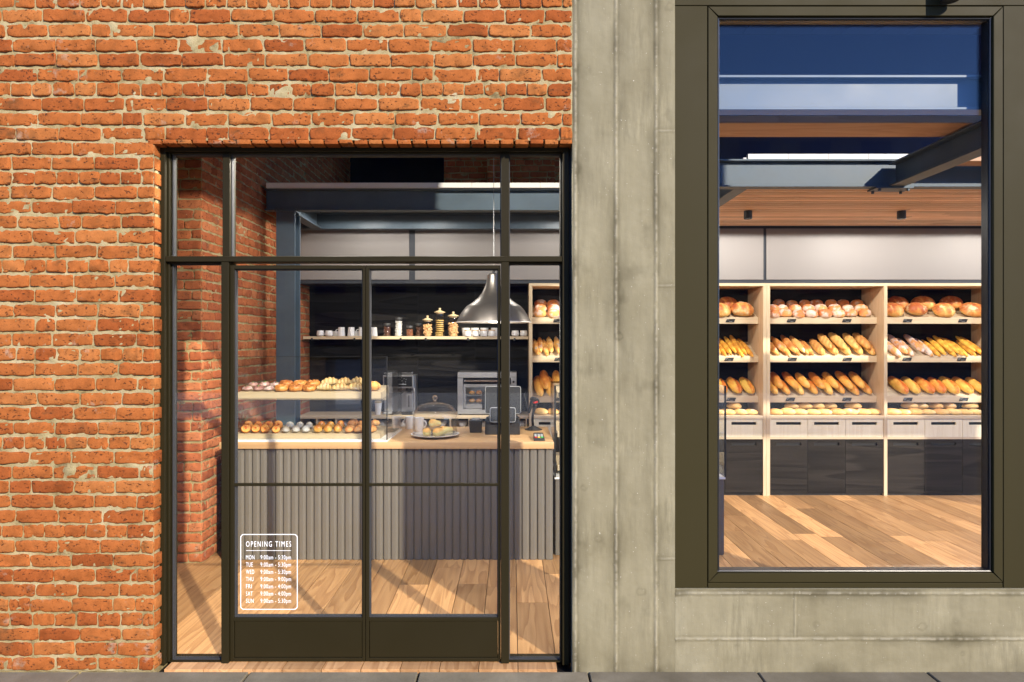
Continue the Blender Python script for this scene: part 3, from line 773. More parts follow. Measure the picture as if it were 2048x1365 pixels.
def ibeam_x(mb, x0, x1, y, z0, z1, hw=.045, ft=.014, wt=.008):
    mb.box(x0, x1, y - hw, y + hw, z0, z0 + ft); mb.box(x0, x1, y - hw, y + hw, z1 - ft, z1); mb.box(x0, x1, y - wt, y + wt, z0 + ft, z1 - ft)
def ibeam_y(mb, y0, y1, x, z0, z1, hw=.05, ft=.014, wt=.008):
    mb.box(x - hw, x + hw, y0, y1, z0, z0 + ft); mb.box(x - hw, x + hw, y0, y1, z1 - ft, z1); mb.box(x - wt, x + wt, y0, y1, z0 + ft, z1 - ft)
def beam(label, fn, *a, **k):
    t = MB(); fn(t, *a, **k)
    c = Vector(t.v[0])
    return t.solo('steel_beam', M['steel_paint'], label, 'steel beam', 'blue grey steel beams', loc=tuple(c), bevel=.002)
beam('blue-grey steel beam right behind the tall window, topmost in the room', ibeam_x, CX1 + .02, 7.2, .147, 2.845, 3.025, .042)
beam('unseen steel beam added above the glass entrance to carry two fill spotlights', ibeam_x, -3.65, CX1 - .02, .40, 2.845, 3.025, .042)  # out of view, added only to hold the entrance fill lamps
beam('blue-grey steel beam under the white tile edge in the tall window', ibeam_x, 1.0, 7.2, 1.80, 2.845, 3.060, .045)
beam('blue-grey steel beam running away from the window, its underside in view', ibeam_y, .192, 1.752, 2.975, 2.846, 3.024, .062)
beam('short blue-grey steel beam going back to the left of the tall window', ibeam_y, 1.85, 2.64, 1.80, 2.846, 3.044, .055)
beam('blue-grey steel beam carried by the column above the counter', ibeam_x, -2.26, 1.745, 2.69, 2.845, MZ - .001, .045)
beam('blue-grey steel beam behind and just below the column-borne beam', ibeam_x, -2.26, 1.86, 3.49, 2.815, 2.985, .05)
beam('stub of blue-grey steel beam over the column head', ibeam_y, 2.737, 3.438, -2.03, 2.816, 2.984, .055)
cp = thing('beam_connection_plate', 'bolted steel plate under the beam in the tall window', 'steel plate', (2.95, 1.8, 2.84))
b = MB(); b.box(2.81, 3.10, 1.735, 1.865, 2.829, 2.843); b.part('plate', M['steel_paint'], cp, bevel=.002)
for x in (2.845, 3.065):
    for y in (1.752, 1.848): b = MB(); b.lathe([(0, -.018), (.012, -.018), (.012, 0)], (x, y, 2.829), 6); b.part('bolt', M['steel_paint'], cp)
b = MB()
XC = PX(571, 5.85)
b.box(XC - .086, XC + .086, 2.65, 2.664, .006, 2.844); b.box(XC - .086, XC + .086, 2.79, 2.804, .006, 2.844); b.box(XC - .006, XC + .006, 2.664, 2.79, .006, 2.844)
b.box(XC - .11, XC + .11, 2.63, 2.83, .0065, .02)
b.box(XC - .095, XC + .095, 2.64, 2.815, 2.832, 2.8445)
b.solo('steel_column', M['steel_paint'], 'blue-grey steel column against the brick side wall', 'steel column', loc=(XC, 2.72, 0), bevel=.002)

def tboard(label, x0, x1, d1, d2, z):
    t = MB(); t.box(x0, x1, Yd(d1), Yd(d2), z, z + .047, .37 if d1 < 4.5 else .81)
    t.solo('timber_board', M['board'], label, 'timber board', 'timber boards across the beams', loc=((x0 + x1) / 2, Yd(d1), z), bevel=.002)
tboard('long timber board lying across the beams at the top of the tall window', CX1 + .05, 7.1, 4.07, 4.35, 3.036)
tboard('timber board partly hidden behind the receding steel beam', 3.05, 7.1, 4.80, 4.945, 3.0)

# fascia panels
FYp = 3.60
def fpanel(u0, u1, label):
    x0, x1 = PX(u0, 6.8), PX(u1, 6.8)
    t = MB(); t.box(x0, x1, FYp, FYp + .03, PZ(560, 6.8), PZ(457.5, 6.8))
    t.solo('wall_panel', M['panel'], label, 'wall panel', 'pale panels over the shelves', loc=((x0 + x1) / 2, FYp, PZ(560, 6.8)), bevel=.002)
fpanel(595, 818, 'pale wall panel nearest the brick side wall')
fpanel(830, 1170, 'pale wall panel crossed by the lamp cable')
fpanel(1176, 1527, 'narrow visible end of pale panel at left edge of tall window')
fpanel(1533, 2006, 'long pale wall panel in the tall window')
b = MB()
b.box(-2.29, 5.26, FYp + .012, FYp + .06, PZ(567.2, 6.8), PZ(452, 6.8)); b.box(-2.29, 5.26, FYp + .0601, 4.05, 2.80, 2.86)
b.box(-2.29, 5.26, FYp + .0601, 4.05, 2.268, 2.285)
b.solo('fascia_backing', M['backdark'], 'dark strip framing the pale wall panels', 'fascia', loc=(1, FYp, 2.26))
# dark wood cladding behind counter
dw = thing('dark_wood_cladding', 'black stained wood wall cladding behind the counter', 'wall cladding', (-1, 4.05, 0))
xa = -2.295; xs = [-2.295, PX(722, 7.25), PX(836, 7.25), PX(950, 7.25), .178]
b = MB(); random.seed(2)
for i in range(4):
    z = .0
    for zz in (.52, .98, 1.42, 1.86, 2.266):
        b.box(xs[i] + .001, xs[i + 1] - .001, 4.05, 4.07, z + .0002, zz - .0002, random.random()); z = zz
b.part('cladding_board', M['dark_wood'], dw)
b = MB(); b.box(-2.29, 5.3, 4.0705, 4.12, 0, 2.86); b.part('wall_core', M['jet'], dw)

# ceiling spotlights: two show in the window, the rest added unseen as fill
for u, dd, z, lab in ((1496, 5.99, CZ, 'small black ceiling spotlight near the left edge of the tall window'), (1803, 5.99, CZ, 'small black ceiling spotlight under the receding steel beam'),
                   (2110, 5.99, CZ, 'added unseen fill spotlight beyond the right edge of the window'), (2417, 5.99, CZ, 'added unseen fill spotlight farthest along the slatted ceiling'), (1130, 6.2, 2.985, 'added unseen fill spotlight over the bread bay behind the till'), (850, 6.2, 2.985, 'added unseen fill spotlight over the middle of the back counter'), (705, 6.2, 2.985, 'added unseen fill spotlight over the coffee end of the back counter'), (640, 3.60, 2.842, 'added unseen fill spotlight inside the entrance over the display case'), (900, 3.60, 2.842, 'added unseen fill spotlight inside the entrance over the till end')):
    x = PX(u, dd); y = Yd(dd)
    t = thing('ceiling_spotlight', lab, 'spotlight', (x, y, z), 'ceiling spotlights')
    b = MB(); b.lathe([(.030, -.068), (.036, -.075), (.038, -.072), (.038, -.002), (0, -.002)], (x, y, z), 24); b.part('lamp_housing', M['black'], t)
    b = MB(); b.lathe([(0, -.066), (.030, -.067)], (x, y, z), 20); b.part('lamp_lens', M['lampdisc'], t)
    L = bpy.data.lights.new('spotlight_lamp', 'SPOT'); L.energy = SPOT_W * (.8 if u > 1400 else ENTR_FILL if dd < 4 else .17); L.color = (1, .92, .82); L.spot_size = math.radians(180); L.spot_blend = .02; L.shadow_soft_size = .05
    lo = bpy.data.objects.new('spotlight_lamp', L); COL.objects.link(lo); lo.location = (x, y, z - .082)

# ================================================================ bread shelving
def bread_shelf(label, x0, x1, xm, visible):
    y0, y1 = Yd(6.8), Yd(7.25)
    zt = PZ(567, 6.8)
    t = thing('bread_shelf', label, 'bread shelf', ((x0 + x1) / 2, y0, 0), 'bread shelving units')
    pt = .036
    for k, xx in enumerate((x0, x1 - pt, xm - pt / 2)):
        b = MB(); b.box(xx, xx + pt, y0, y1, .006, zt - .03, .2 + k * .2); sp_ = b.part('side_panel', M['panel_wood_v'], t, bevel=.001)
        b = MB(); b.box(xx + .0005, xx + pt - .0005, y0 - .004, y0 - .0005, .006, zt - .031, .3); b.part('front_edging', M['pale_wood_v'], sp_)
    b = MB(); b.box(x0, x1, y0 - .004, y1, zt - .0295, zt, .3); b.part('top_board', M['pale_wood'], t, bevel=.001)
    b = MB(); b.box(x0 + pt, x1 - pt, y1 - .012, y1, .85, zt - .031, .35); b.part('back_panel', M['dark_wood2'], t)
    b = MB(); b.box(x0 + pt, x1 - pt, y0 + .03, y0 + .05, .006, .05); b.part('plinth', M['jet'], t)
    for (a, c) in ((x0 + pt, xm - pt / 2), (xm + pt / 2, x1 - pt)):
        for (zf0, zf1, zb) in TRAYS:
            q = MB(); yf = Yd(6.93); yb = Yd(7.225)
            q.box(a + .001, c - .001, yf, yf + .016, zf0, zf1, .5 + zf0 * .1)
            n = 9
            for i in range(n):
                s0 = i / n; s1 = (i + .82) / n
                ya, yc = yf + .0165 + (yb - yf - .017) * s0, yf + .0165 + (yb - yf - .017) * s1
                za, zc = zf1 - .012 + (zb - zf1) * s0, zf1 - .012 + (zb - zf1) * s1
                q.hexa([(a + .001, ya, za - .012), (c - .001, ya, za - .012), (c - .001, yc, zc - .012), (a + .001, yc, zc - .012), (a + .001, ya, za), (c - .001, ya, za), (c - .001, yc, zc), (a + .001, yc, zc)])
            q.part('slanted_tray', M['pale_wood'], t, bevel=.0008)
        q = MB(); q.box(a + .0005, c - .0005, y0 - .002, y1 - .0125, PZ(838, 6.8), PZ(832, 6.8), .1); q.box(a + .0005, c - .0005, y0 - .002, y1 - .0125, PZ(878.8, 6.8), PZ(875, 6.8), .7); q.part('shelf_board', M['pale_wood'], t, bevel=.0008)
        wd = (c - a) / 3
        for i in range(3):
            for (nm, z0, z1, mat, sy) in (('drawer', PZ(875, 6.8) + .002, PZ(838, 6.8) - .002, 'drawer_wood', .33), ('cupboard_door', .032, PZ(878.8, 6.8) - .002, 'dark_wood2', None)):
                xa, xb = a + wd * i + .0022, a + wd * (i + 1) - .0022
                s0, s1 = xa + (xb - xa) * .165, xb - (xb - xa) * .165
                zc = z1 - (.049 if nm == 'drawer' else .050); h = .0155
                r = random.random(); yy = y0 + .004; yb2 = y0 + .022
                q = MB()
                q.box(xa, xb, yy, yb2, zc + h, z1, r); q.box(xa, xb, yy, yb2, z0, zc - h, r); q.box(xa, s0, yy, yb2, zc - h, zc + h, r); q.box(s1, xb, yy, yb2, zc - h, zc + h, r)
                d = q.part(nm, M[mat], t)
                q = MB(); q.box(s0 - .01, s1 + .01, yb2 + .001, yb2 + .03, zc - h - .01, zc + h + .01); q.part('handle_slot', M['jet'], d)
        q = MB(); q.box(a, c, y0 + .06, y0 + .07, .05, .80); q.part('carcass', M['jet'], t)
    return t
TRAYS = ((1.837, 1.907, 2.068), (1.420, 1.490, 1.655), (.985, 1.055, 1.222))
X1a, X1b = PX(1058, 6.8), PX(1533, 6.8) - .0008
X2a, X2b = PX(1533, 6.8) + .0008, PX(2008, 6.8)
bread_shelf('tall pale wood bread shelf behind the till and pillar', X1a, X1b, (X1a + X1b) / 2, 0)
bread_shelf('tall pale wood bread shelf filling most of the tall window', X2a, X2b, PX(1771, 6.8), 1)
BAYS = {'A': (X1a + .036, (X1a + X1b) / 2 - .018), 'B': ((X1a + X1b) / 2 + .018, X1b - .036), 'C': (X2a + .036, PX(1771, 6.8) - .018), 'D': (PX(1771, 6.8) + .018, X2b - .036)}
BAYN = {'A': 'bay behind the barcode scanner', 'B': 'left bay of tall window', 'C': 'middle bay of tall window', 'D': 'right bay of tall window'}
TN = ('top tray', 'second tray', 'third tray')

# price tags
def price_tag(uc, ti, bay, pos, vz=None):
    d = 6.925; x = PX(uc, d); z = (TRAYS[ti][0] + TRAYS[ti][1]) / 2 - .002; y = Yd(d)
    t = thing('price_tag', f'{pos} on the {TN[ti]}, {BAYN[bay]}', 'price tag', (x, y, z), 'black price tags on the bread trays')
    w, h, sl = .046, .018, .007
    b = MB(); b.prism([(x - w - sl, z - h), (x + w - sl, z - h), (x + w + sl, z + h), (x - w + sl, z + h)], 'y', y + .0005, y + .0045); b.part('card', M['slate'], t)
    b = MB()
    for k, (o, ww, zz) in enumerate(((-.022, .022, .0085), (-.028, .012, -.001), (.012, .024, -.0095))):
        if ti == 0 and k == 1: continue
        for q in range(int(ww / .005)):
            xx = x + o - ww + q * .0082; hh = random.uniform(.0014, .0022)
            b.box(xx, xx + .0058, y - .0004, y + .0004, z + zz - hh, z + zz + hh)
    b.part('chalk_lettering', M['chalk'], t)
for bay, us in (('A', ((1116,), (1118,), (1117,))), ('B', ((1461,), (1458.5,), (1462.5,))), ('C', ((1583, 1694), (1585, 1695), (1581, 1694))), ('D', ((1815.5, 1926), (1814.5, 1924), (1816, 1928)))):
    for ti, row in enumerate(us):
        for k, u in enumerate(row):
            price_tag(u, ti, bay, 'black price tag' if len(row) == 1 else ('left black price tag', 'right black price tag')[k])

# ================================================================ back counter
BY0, BY1 = Yd(6.83), 4.045
bc = thing('back_counter', 'long pale wood back counter with open cubbies along the dark wall', 'back counter', (-1, BY0, 0))
BZ1, BZ0 = PZ(832, 6.83), PZ(838, 6.83)
b = MB(); b.box(-2.285, .178, BY0, BY1, BZ0, BZ1, .25); b.part('top', M['pale_wood'], bc, bevel=.001)
b = MB(); b.box(-2.285, .178, BY0 + .005, BY1, .695, .715, .5); b.part('cubby_floor', M['pale_wood'], bc, bevel=.001)
b = MB(); x = PX(595, 6.83)
for k in range(13):
    b.box(x - .008, x + .008, BY0 + .004, BY1 - .02, .716, BZ0 - .001, k * .07); x += .2035
b.part('cubby_divider', M['pale_wood_v'], bc)
b = MB(); b.box(-2.285, .178, BY1 - .015, BY1, .7155, BZ0 - .001); b.part('cubby_back', M['jet'], bc)
b = MB(); b.box(-2.28, .175, BY0 + .012, BY1, .05, .694, .4); b.part('carcass', M['dark_wood2'], bc)
# wall shelf
ws = thing('wall_shelf', 'long pale wood shelf of cups and jars on the dark wall', 'wall shelf', (-1, 3.78, 1.7))
SZ = PZ(673, 6.98); xj = PX(831, 6.98)
b = MB(); b.box(PX(606, 6.98), xj - .001, Yd(6.98), 4.049, SZ - .032, SZ, .15); b.box(xj + .001, .178, Yd(6.98), 4.049, SZ - .032, SZ, .66); b.part('board', M['pale_wood'], ws, bevel=.001)
for u in (624, 709, 801.5, 851.5, 936, 1029):
    x = PX(u, 6.98); b = MB(); b.box(x - .010, x + .010, Yd(6.98) - .006, Yd(6.98) + .012, SZ - .045, SZ - .018); b.box(x - .006, x + .006, Yd(6.98) + .0125, 4.049, SZ - .045, SZ - .0325); b.part('bracket', M['black'], ws)

# ================================================================ serving counter
CY0 = Yd(4.79); CZT = .892; CYB = Yd(5.67)
ct = thing('serving_counter', 'long counter with oak top and grey fluted front', 'counter', (-.93, CY0, 0))
b = MB(); b.box(PX(438.5, 4.79), PX(1108, 4.79), CY0, CYB, CZT - .050, CZT, .4); b.part('top', M['oak_top'], ct, bevel=.003, segs=2)
def flute_panel(x0, x1, yf, z0, z1, pitch=.0573, dep=.015):
    mb = MB(); n = int(round((x1 - x0) / pitch)); pts = []
    prof = [(0, 1.0), (.03, .50), (.06, .16), (.10, .03), (.14, 0), (.60, 0), (.66, .02), (.70, .22), (.74, .30), (.80, .30), (.86, .36), (.90, .6), (.93, 1.0), (.97, 1.0)]
    for k in range(n):
        for s, h in prof: pts.append((x0 + (k + s) * (x1 - x0) / n, yf + h * dep))
    pts.append((x1, yf + dep))
    V = [(x, y, z0) for x, y in pts] + [(x, y, z1) for x, y in pts]; m = len(pts)
    mb.add(V, [(i, i + 1, m + i + 1, m + i) for i in range(m - 1)])
    mb.box(x0, x1, yf + dep + .002, yf + dep + .02, z0, z1)
    mb.smooth = True
    return mb
flute_panel(PX(443, 4.81), PX(1106, 4.81), CY0 + .016, .008, CZT - .0505).part('fluted_front', M['flute'], ct, sharp=.9)
b = MB(); b.box(PX(443, 4.81), PX(1106, 4.81), CY0 + .05, CYB - .04, .008, CZT - .051); b.part('body', M['flute'], ct)

# glass display case on the counter
dc = thing('counter_display_case', 'glass pastry case standing on the oak counter', 'display case', (-1.5, CY0, CZT))
a0, a1, y0, y1, z0, z1 = PX(458, 4.82), PX(775.5, 4.82), CY0 + .012, Yd(5.44), CZT, 1.532
b = MB(); b.box(a0, a1, y0, y1, z0 + .0005, z0 + .015); b.part('base', M['enamel'], dc, bevel=.001)
def gpart(x0, x1, ya, yb, za, zb, par, nm='glass_pane'):
    q = MB(); q.box(x0, x1, ya, yb, za, zb); return q.part(nm, M['cglass'], par)
gpart(a0 + .006, a1 - .006, y0, y0 + .005, z0 + .0155, z1 - .005, dc); gpart(a0, a0 + .005, y0, y1, z0 + .0155, z1 - .005, dc); gpart(a1 - .005, a1, y0 + .0005, y1, z0 + .0155, z1 - .005, dc); gpart(a0, a1, y0, y1, z1 - .0045, z1, dc)
USZ = 1.210
gpart(a0 + .006, a1 - .006, y0 + .006, y1, USZ - .006, USZ, dc, 'glass_shelf')
b = MB()
b.box(a1 - .0055, a1 + .001, y0 - .003, y0 + .004, z0 + .0155, z1); b.box(a0, a1 + .001, y0 - .002, y0 + .001, z1 + .0002, z1 + .0022); b.box(a0 + .006, a1 - .006, y0 + .0065, y0 + .0085, USZ - .0075, USZ - .0062)
b.part('edge_trim', M['jet'], dc)
b = MB(); b.box(a0 + .02, a1 - .02, Yd(5.2), Yd(5.42), z0 + .0155, z0 + .02); b.part('liner', M['greenpaper'], dc)
# wooden pastry trays
def pastry_tray(label, x0, x1, yf, yb, zf0, zf1, zb):
    t = thing('pastry_tray', label, 'wooden tray', ((x0 + x1) / 2, yf, zf0), 'wooden pastry trays')
    q = MB(); q.box(x0, x1, yf, yf + .014, zf0, zf1, .3); q.part('front_board', M['tray_wood'], t, bevel=.001)
    q = MB(); n = 10
    for i in range(n):
        s0 = i / n; s1 = (i + .8) / n
        ya, yc = yf + .0145 + (yb - yf - .015) * s0, yf + .0145 + (yb - yf - .015) * s1
        za, zc = zf1 - .004 + (zb - zf1) * s0, zf1 - .004 + (zb - zf1) * s1
        q.hexa([(x0, ya, za - .009), (x1, ya, za - .009), (x1, yc, zc - .009), (x0, yc, zc - .009), (x0, ya, za), (x1, ya, za), (x1, yc, zc), (x0, yc, zc)])
    q.part('slats', M['tray_wood'], t, bevel=.0006)
    q = MB()
    for xx in (x0, x1 - .008): q.prism([(yf + .0145, zf0), (yb, zf0), (yb, zb - .014), (yf + .0145, zf1 - .014)], 'x', xx, xx + .008)
    q.part('side_board', M['tray_wood'], t)
    return (x0, x1, yf, yb, zf1 - .002, zb - .002)
UT = pastry_tray('upper wooden tray of pastries on the glass shelf', PX(474, 4.88), PX(763.5, 4.88), Yd(4.88), Yd(5.16), USZ + .001, 1.260, 1.300)
LT = pastry_tray('lower wooden tray of pastries at the bottom of the case', PX(467, 4.86), PX(760, 4.86), Yd(4.86), Yd(5.17), z0 + .016, .944, .972)

# floor-standing display case beyond the counter
fc = thing('floor_display_case', 'glass bread case on a fluted base, mostly hidden by the concrete pillar', 'display case', (1, 1.72, 0))
e0, e1, ey0, ey1 = .330, 1.632, Yd(4.90), Yd(5.5)
flute_panel(e0, e1, ey0 + .012, .008, .590).part('fluted_base', M['flute'], fc, sharp=.9)
b = MB(); b.box(e0, e1 - .001, ey0 + .046, ey1, .008, .590); b.part('base', M['flute'], fc)
b = MB(); b.box(e0 - .004, e1 + .003, ey0, ey1, .591, .607); b.part('rim', M['enamel'], fc, bevel=.001)
gpart(e0 + .006, e1 - .006, ey0 + .002, ey0 + .007, .608, 1.30, fc); gpart(e0, e0 + .005, ey0 + .002, ey1, .608, 1.30, fc); gpart(e1 - .005, e1, ey0 + .002, ey1, .608, 1.30, fc); gpart(e0, e1, ey0 + .002, ey1, 1.3005, 1.306, fc)
b = MB()
for x in (e0, e1): b.box(x - .007, x + .007, ey0 - .004, ey0 + .0015, .608, 1.308)
b.part('edge_trim', M['jet'], fc)
for k, (zf, zb) in enumerate(((1.21, 1.262), (.90, .95), (.64, .68))):
    b = MB(); yf = ey0 + .09
    b.box(e0 + .025, e1 - .025, yf, yf + .014, zf, zf + .045, .3); b.hexa([(e0 + .025, yf + .0145, zf + .02), (e1 - .025, yf + .0145, zf + .02), (e1 - .025, ey1 - .1, zb + .02), (e0 + .025, ey1 - .1, zb + .02), (e0 + .025, yf + .0145, zf + .032), (e1 - .025, yf + .0145, zf + .032), (e1 - .025, ey1 - .1, zb + .032), (e0 + .025, ey1 - .1, zb + .032)])
    b.part('bread_tray', M['pale_wood'], fc, bevel=.001)
    if k == 0:
        b = MB()
        for q in range(5): b.box(e0 + .032 + q * .26, e0 + .118 + q * .26, yf - .004, yf - .0005, zf + .006, zf + .038)
        b.part('tag_strip', M['slate'], fc)
b = MB(); b.box(e0 + .008, e1 - .008, ey1 - .006, ey1, .608, .86); b.part('back_board', M['jet'], fc)

# ================================================================ things on counter and shelves
SZT = SZ + .0004
def mug(name, label, x, y, z, rb, rt, h, mat, handle=None, group=None, cat='cup', sq=None):
    t = thing(name, label, cat, (x, y, z), group)
    b = MB(); b.lathe([(0, 0), (rb * .9, 0), (rb, h * .06), (rb + (rt - rb) * .5, h * .5), (rt, h), (rt * .93, h), (rt * .88, h * .85), (rb * .8, h * .12), (0, h * .1)], (x, y, z), 24); b.part('body', M[mat], t)
    if handle is not None:
        b = MB(); pts = []
        for k in range(9):
            q = -PI / 2 + PI * k / 8; rr = rb * .85 + math.cos(q) * h * .30
            pts.append((x + math.cos(handle) * rr, y + math.sin(handle) * rr, z + h * .5 + math.sin(q) * h * .28))
        b.tube(pts, h * .05, 8); b.part('handle', M[mat], t)
    return t
d = 7.06
def onshelf(u, dd=7.06): return PX(u, dd), Yd(dd)
G1 = 'small white cups on the wall shelf'; G2 = 'white mugs on the wall shelf'
def low_cup(u, label, grp, dd=7.0):
    x, y = onshelf(u, dd); t = thing('espresso_cup', label, 'cup', (x, y, SZT), grp)
    b = MB(); b.lathe([(0, 0), (.030, 0), (.041, .012), (.042, .028), (.036, .062), (.034, .062), (.037, .03), (.0, .02)], (x, y, SZT), 22); b.part('body', M['china'], t)
    return t
low_cup(641, 'small white cup nearest the brick wall on the wall shelf', G1); low_cup(657.8, 'small white cup beside the mugs, second from the brick wall', G1)
for u, lab in ((671, 'white saucer cup half hidden behind the first white mug'), (711, 'white cup half hidden behind the second white mug')):
    x, y = onshelf(u, 7.17); mug('espresso_cup', lab, x, y, SZT, .036, .044, .056, 'china', 0 if u > 700 else PI, G1)
for u, lab, ha in ((683, 'white mug with its handle to the left on the wall shelf', PI), (702.5, 'white mug with its handle facing out on the wall shelf', -PI / 2 + .1), (724, 'white mug half hidden behind the door stiles, handle to the left', PI), (747.5, 'white mug just right of the door stiles on the wall shelf', PI / 2)):
    x, y = onshelf(u, 7.03); mug('mug', lab, x, y, SZT, .042, .034, .099, 'china', ha, G2)
def jar(name, label, u, w, h, fill, fillmat, lid, dd=7.05, seed=0, group=None):
    x, y = onshelf(u, dd); r = w / 2
    t = thing(name, label, 'jar', (x, y, SZT), group)
    lh = h if lid == 'knob' else h
    body = h - (.052 if lid == 'knob' else .022)
    b = MB(); b.lathe([(0, 0), (r * .94, 0), (r, .006), (r, body * .90), (r * .86, body * .97), (r * .86, body)], (x, y, SZT), 24); b.part('glass_body', M['jar'], t)
    rg = random.Random(seed + int(u)); b = MB(); ph = body * fill
    if fillmat == 'cookie':
        n = 8
        for k in range(n):
            zz = SZT + .006 + ph * k / n; ox, oy = rg.uniform(-.006, .006), rg.uniform(-.006, .006)
            b.lathe([(0, 0), (r * .74, .001), (r * .80, .007), (r * .72, .014), (0, .015)], (x + ox, y + oy, zz + rg.uniform(-.001, .001)), 18)
    else:
        sz = {'bean': .0085, 'sugar': .0095, 'cinnamon': .006, 'nut': .014}[fillmat]
        cnt = int(min(520, .62 * PI * r * r * ph / (sz ** 3 * 2.2)))
        for k in range(cnt):
            q = rg.uniform(0, 2 * PI); rr = r * .84 * math.sqrt(rg.uniform(.25, 1)); zz = SZT + .008 + rg.random() * ph
            c = Vector((x + rr * math.cos(q), y + rr * math.sin(q), zz))
            ax = Vector((rg.gauss(0, 1), rg.gauss(0, 1), rg.gauss(0, 1))).normalized()
            L = sz * (1.9 if fillmat in ('nut', 'cinnamon') else 1.0)
            b.tube([c - ax * L * .6, c - ax * L * .3, c + ax * L * .3, c + ax * L * .6], [sz * .25, sz * .55, sz * .55, sz * .25], 6)
        b.lathe([(0, .004), (r * .66, .004), (r * .66, ph * .95), (0, ph)], (x, y, SZT), 14)
    b.part('contents', M[fillmat], t)
    if lid == 'flat':
        b = MB(); b.lathe([(r * .80, body - .004), (r * .86, body), (r * .92, body + .001), (r * .98, body + .014), (r * .98, body + .022), (0, body + .022)], (x, y, SZT), 24); b.part('lid', M['lidmetal'], t)
    else:
        b = MB(); b.lathe([(r * .8, body - .012), (r * .8, body), (r * 1.14, body + .001), (r * 1.15, body + .008), (r * .55, body + .021), (r * .22, body + .028), (r * .20, body + .036), (r * .27, body + .044), (r * .22, body + .052), (0, body + .053)], (x, y, SZT), 24); b.part('lid', M['lidwood'], t)
jar('storage_jar', 'grey lidded jar of coffee beans left of the tall white sugar jar', 774, .080, .142, .78, 'bean', 'flat')
jar('storage_jar', 'tall grey lidded jar filled with white sugar lumps', 797.3, .083, .205, .86, 'sugar', 'flat')
jar('storage_jar', 'shortest grey lidded jar, holding brown cinnamon', 819.5, .075, .115, .72, 'cinnamon', 'flat')
jar('storage_jar', 'grey lidded jar of coffee beans beside the nut jar', 838.5, .084, .142, .78, 'bean', 'flat', 7.1)
jar('wooden_lidded_jar', 'smallest wooden lidded glass jar, filled with nuts', 855, .098, .226, .68, 'nut', 'knob', 7.02)
jar('wooden_lidded_jar', 'tallest wooden lidded glass jar, stacked with cookies', 879.5, .108, .310, .70, 'cookie', 'knob', 7.04)
jar('wooden_lidded_jar', 'wooden lidded jar of nuts next to the pendant lamp', 906.5, .108, .270, .62, 'nut', 'knob', 7.04, seed=9)
pots = ((935.5, 'leftmost'), (951, 'second from left'), (967.5, 'third from left'), (983.5, 'rightmost'))
for u, p in pots:
    x, y = onshelf(u, 7.0); t = thing('sugar_pot', f'white pot with cork band under the pendant lamp, {p} of the four', 'pot', (x, y, SZT), 'white pots with cork bands')
    b = MB(); b.lathe([(0, 0), (.036, 0), (.041, .01), (.038, .04), (.035, .060), (0, .060)], (x, y, SZT), 22); b.part('body', M['china'], t)
    b = MB(); b.lathe([(.0355, .0605), (.037, .062), (.037, .070), (0, .071)], (x, y, SZT), 22); b.part('lid', M['band'], t)
for u, p in ((931.5, 'behind the leftmost cork banded pot'), (949.5, 'behind the second cork banded pot'), (968.5, 'behind the third cork banded pot'), (990, 'behind the rightmost cork banded pot')):
    x, y = onshelf(u, 7.15); mug('mug', f'white tapered mug {p}', x, y, SZT, .036, .047, .094, 'china', 0, G2)
low_cup(1030.5, 'small white cup right of the door post under the lamp', G1); low_cup(1047.5, 'small white cup next to the bread shelf post', G1)

# bowls in the cubbies
for u, p in ((653, 'in the first open cubby from the brick wall'), (690.5, 'in the second open cubby from the brick wall'), (729, 'in the cubby behind the door stiles'), (766, 'in the cubby left of the case edge'), (806, 'in the cubby left of the white mugs'), (843, 'in the cubby behind the dome'), (884.5, 'seen through the right of the dome'), (908.5, 'at the right edge of the dome'), (925.5, 'left of the black card box'), (968, 'between card box and till'), (1006, 'behind the till'), (1043.5, 'right of the till')):
    dd = 6.98 if u != 908.5 else 7.06
    x, y = PX(u, dd), Yd(dd); z = .7154
    t = MB(); t.lathe([(0, 0), (.030, 0), (.034, .006), (.048, .028), (.053, .066), (.050, .066), (.044, .03), (0, .012)], (x, y, z), 26)
    t.solo('bowl', M['china'], 'white bowl ' + p, 'bowl', 'white bowls in the back counter', loc=(x, y, z))
# takeaway cup
x, y = PX(756.5, 6.93), Yd(6.93); t = thing('takeaway_cup', 'white takeaway cup with brown lid beside the coffee machine', 'takeaway cup', (x, y, BZ1))
b = MB(); b.lathe([(0, .001), (.027, .001), (.038, .128), (.036, .128), (0, .12)], (x, y, BZ1), 24); b.part('body', M['card'], t)
b = MB(); b.lathe([(.037, .1285), (.0405, .129), (.0405, .138), (.033, .148), (.028, .151), (0, .150)], (x, y, BZ1), 24); b.part('lid', paint('brown_lid', (.30, .22, .10), .5), t)

# coffee machine
d0 = 6.93; cm = thing('coffee_machine', 'steel coffee machine with black control panel on the back counter', 'coffee machine', (PX(797, d0), Yd(d0), BZ1))
def cx(u): return PX(u, d0)
def cz(v): return BZ1 + (828.5 - v) * d0 / F
yf = Yd(6.9); yb = Yd(7.2)
b = MB(); b.box(cx(767), cx(828), yf + .12, yb, cz(826), cz(750)); b.box(cx(767), cx(828), yf + .02, yf + .1195, cz(827.5), cz(823)); b.box(cx(767.5), cx(784), yf + .06, yf + .1195, cz(822.5), cz(776)); b.part('body', M['steel'], cm, bevel=.004)
b = MB(); b.box(cx(766), cx(827), yf + .02, yf + .119, cz(775.5), cz(749.5)); b.part('panel_frame', M['steel'], cm, bevel=.004)
b = MB(); b.box(cx(769), cx(824.5), yf + .012, yf + .0195, cz(772), cz(752.5)); cpn = b.part('control_panel', M['jet'], cm)
b = MB()
for k, (u, v) in enumerate(((800, 757), (804, 760), (808, 756), (812, 757), (811, 762), (806, 765), (803, 754), (796, 758))): b.box(cx(u), cx(u + 1.4), yf + .009, yf + .0115, cz(v + 1.2), cz(v))
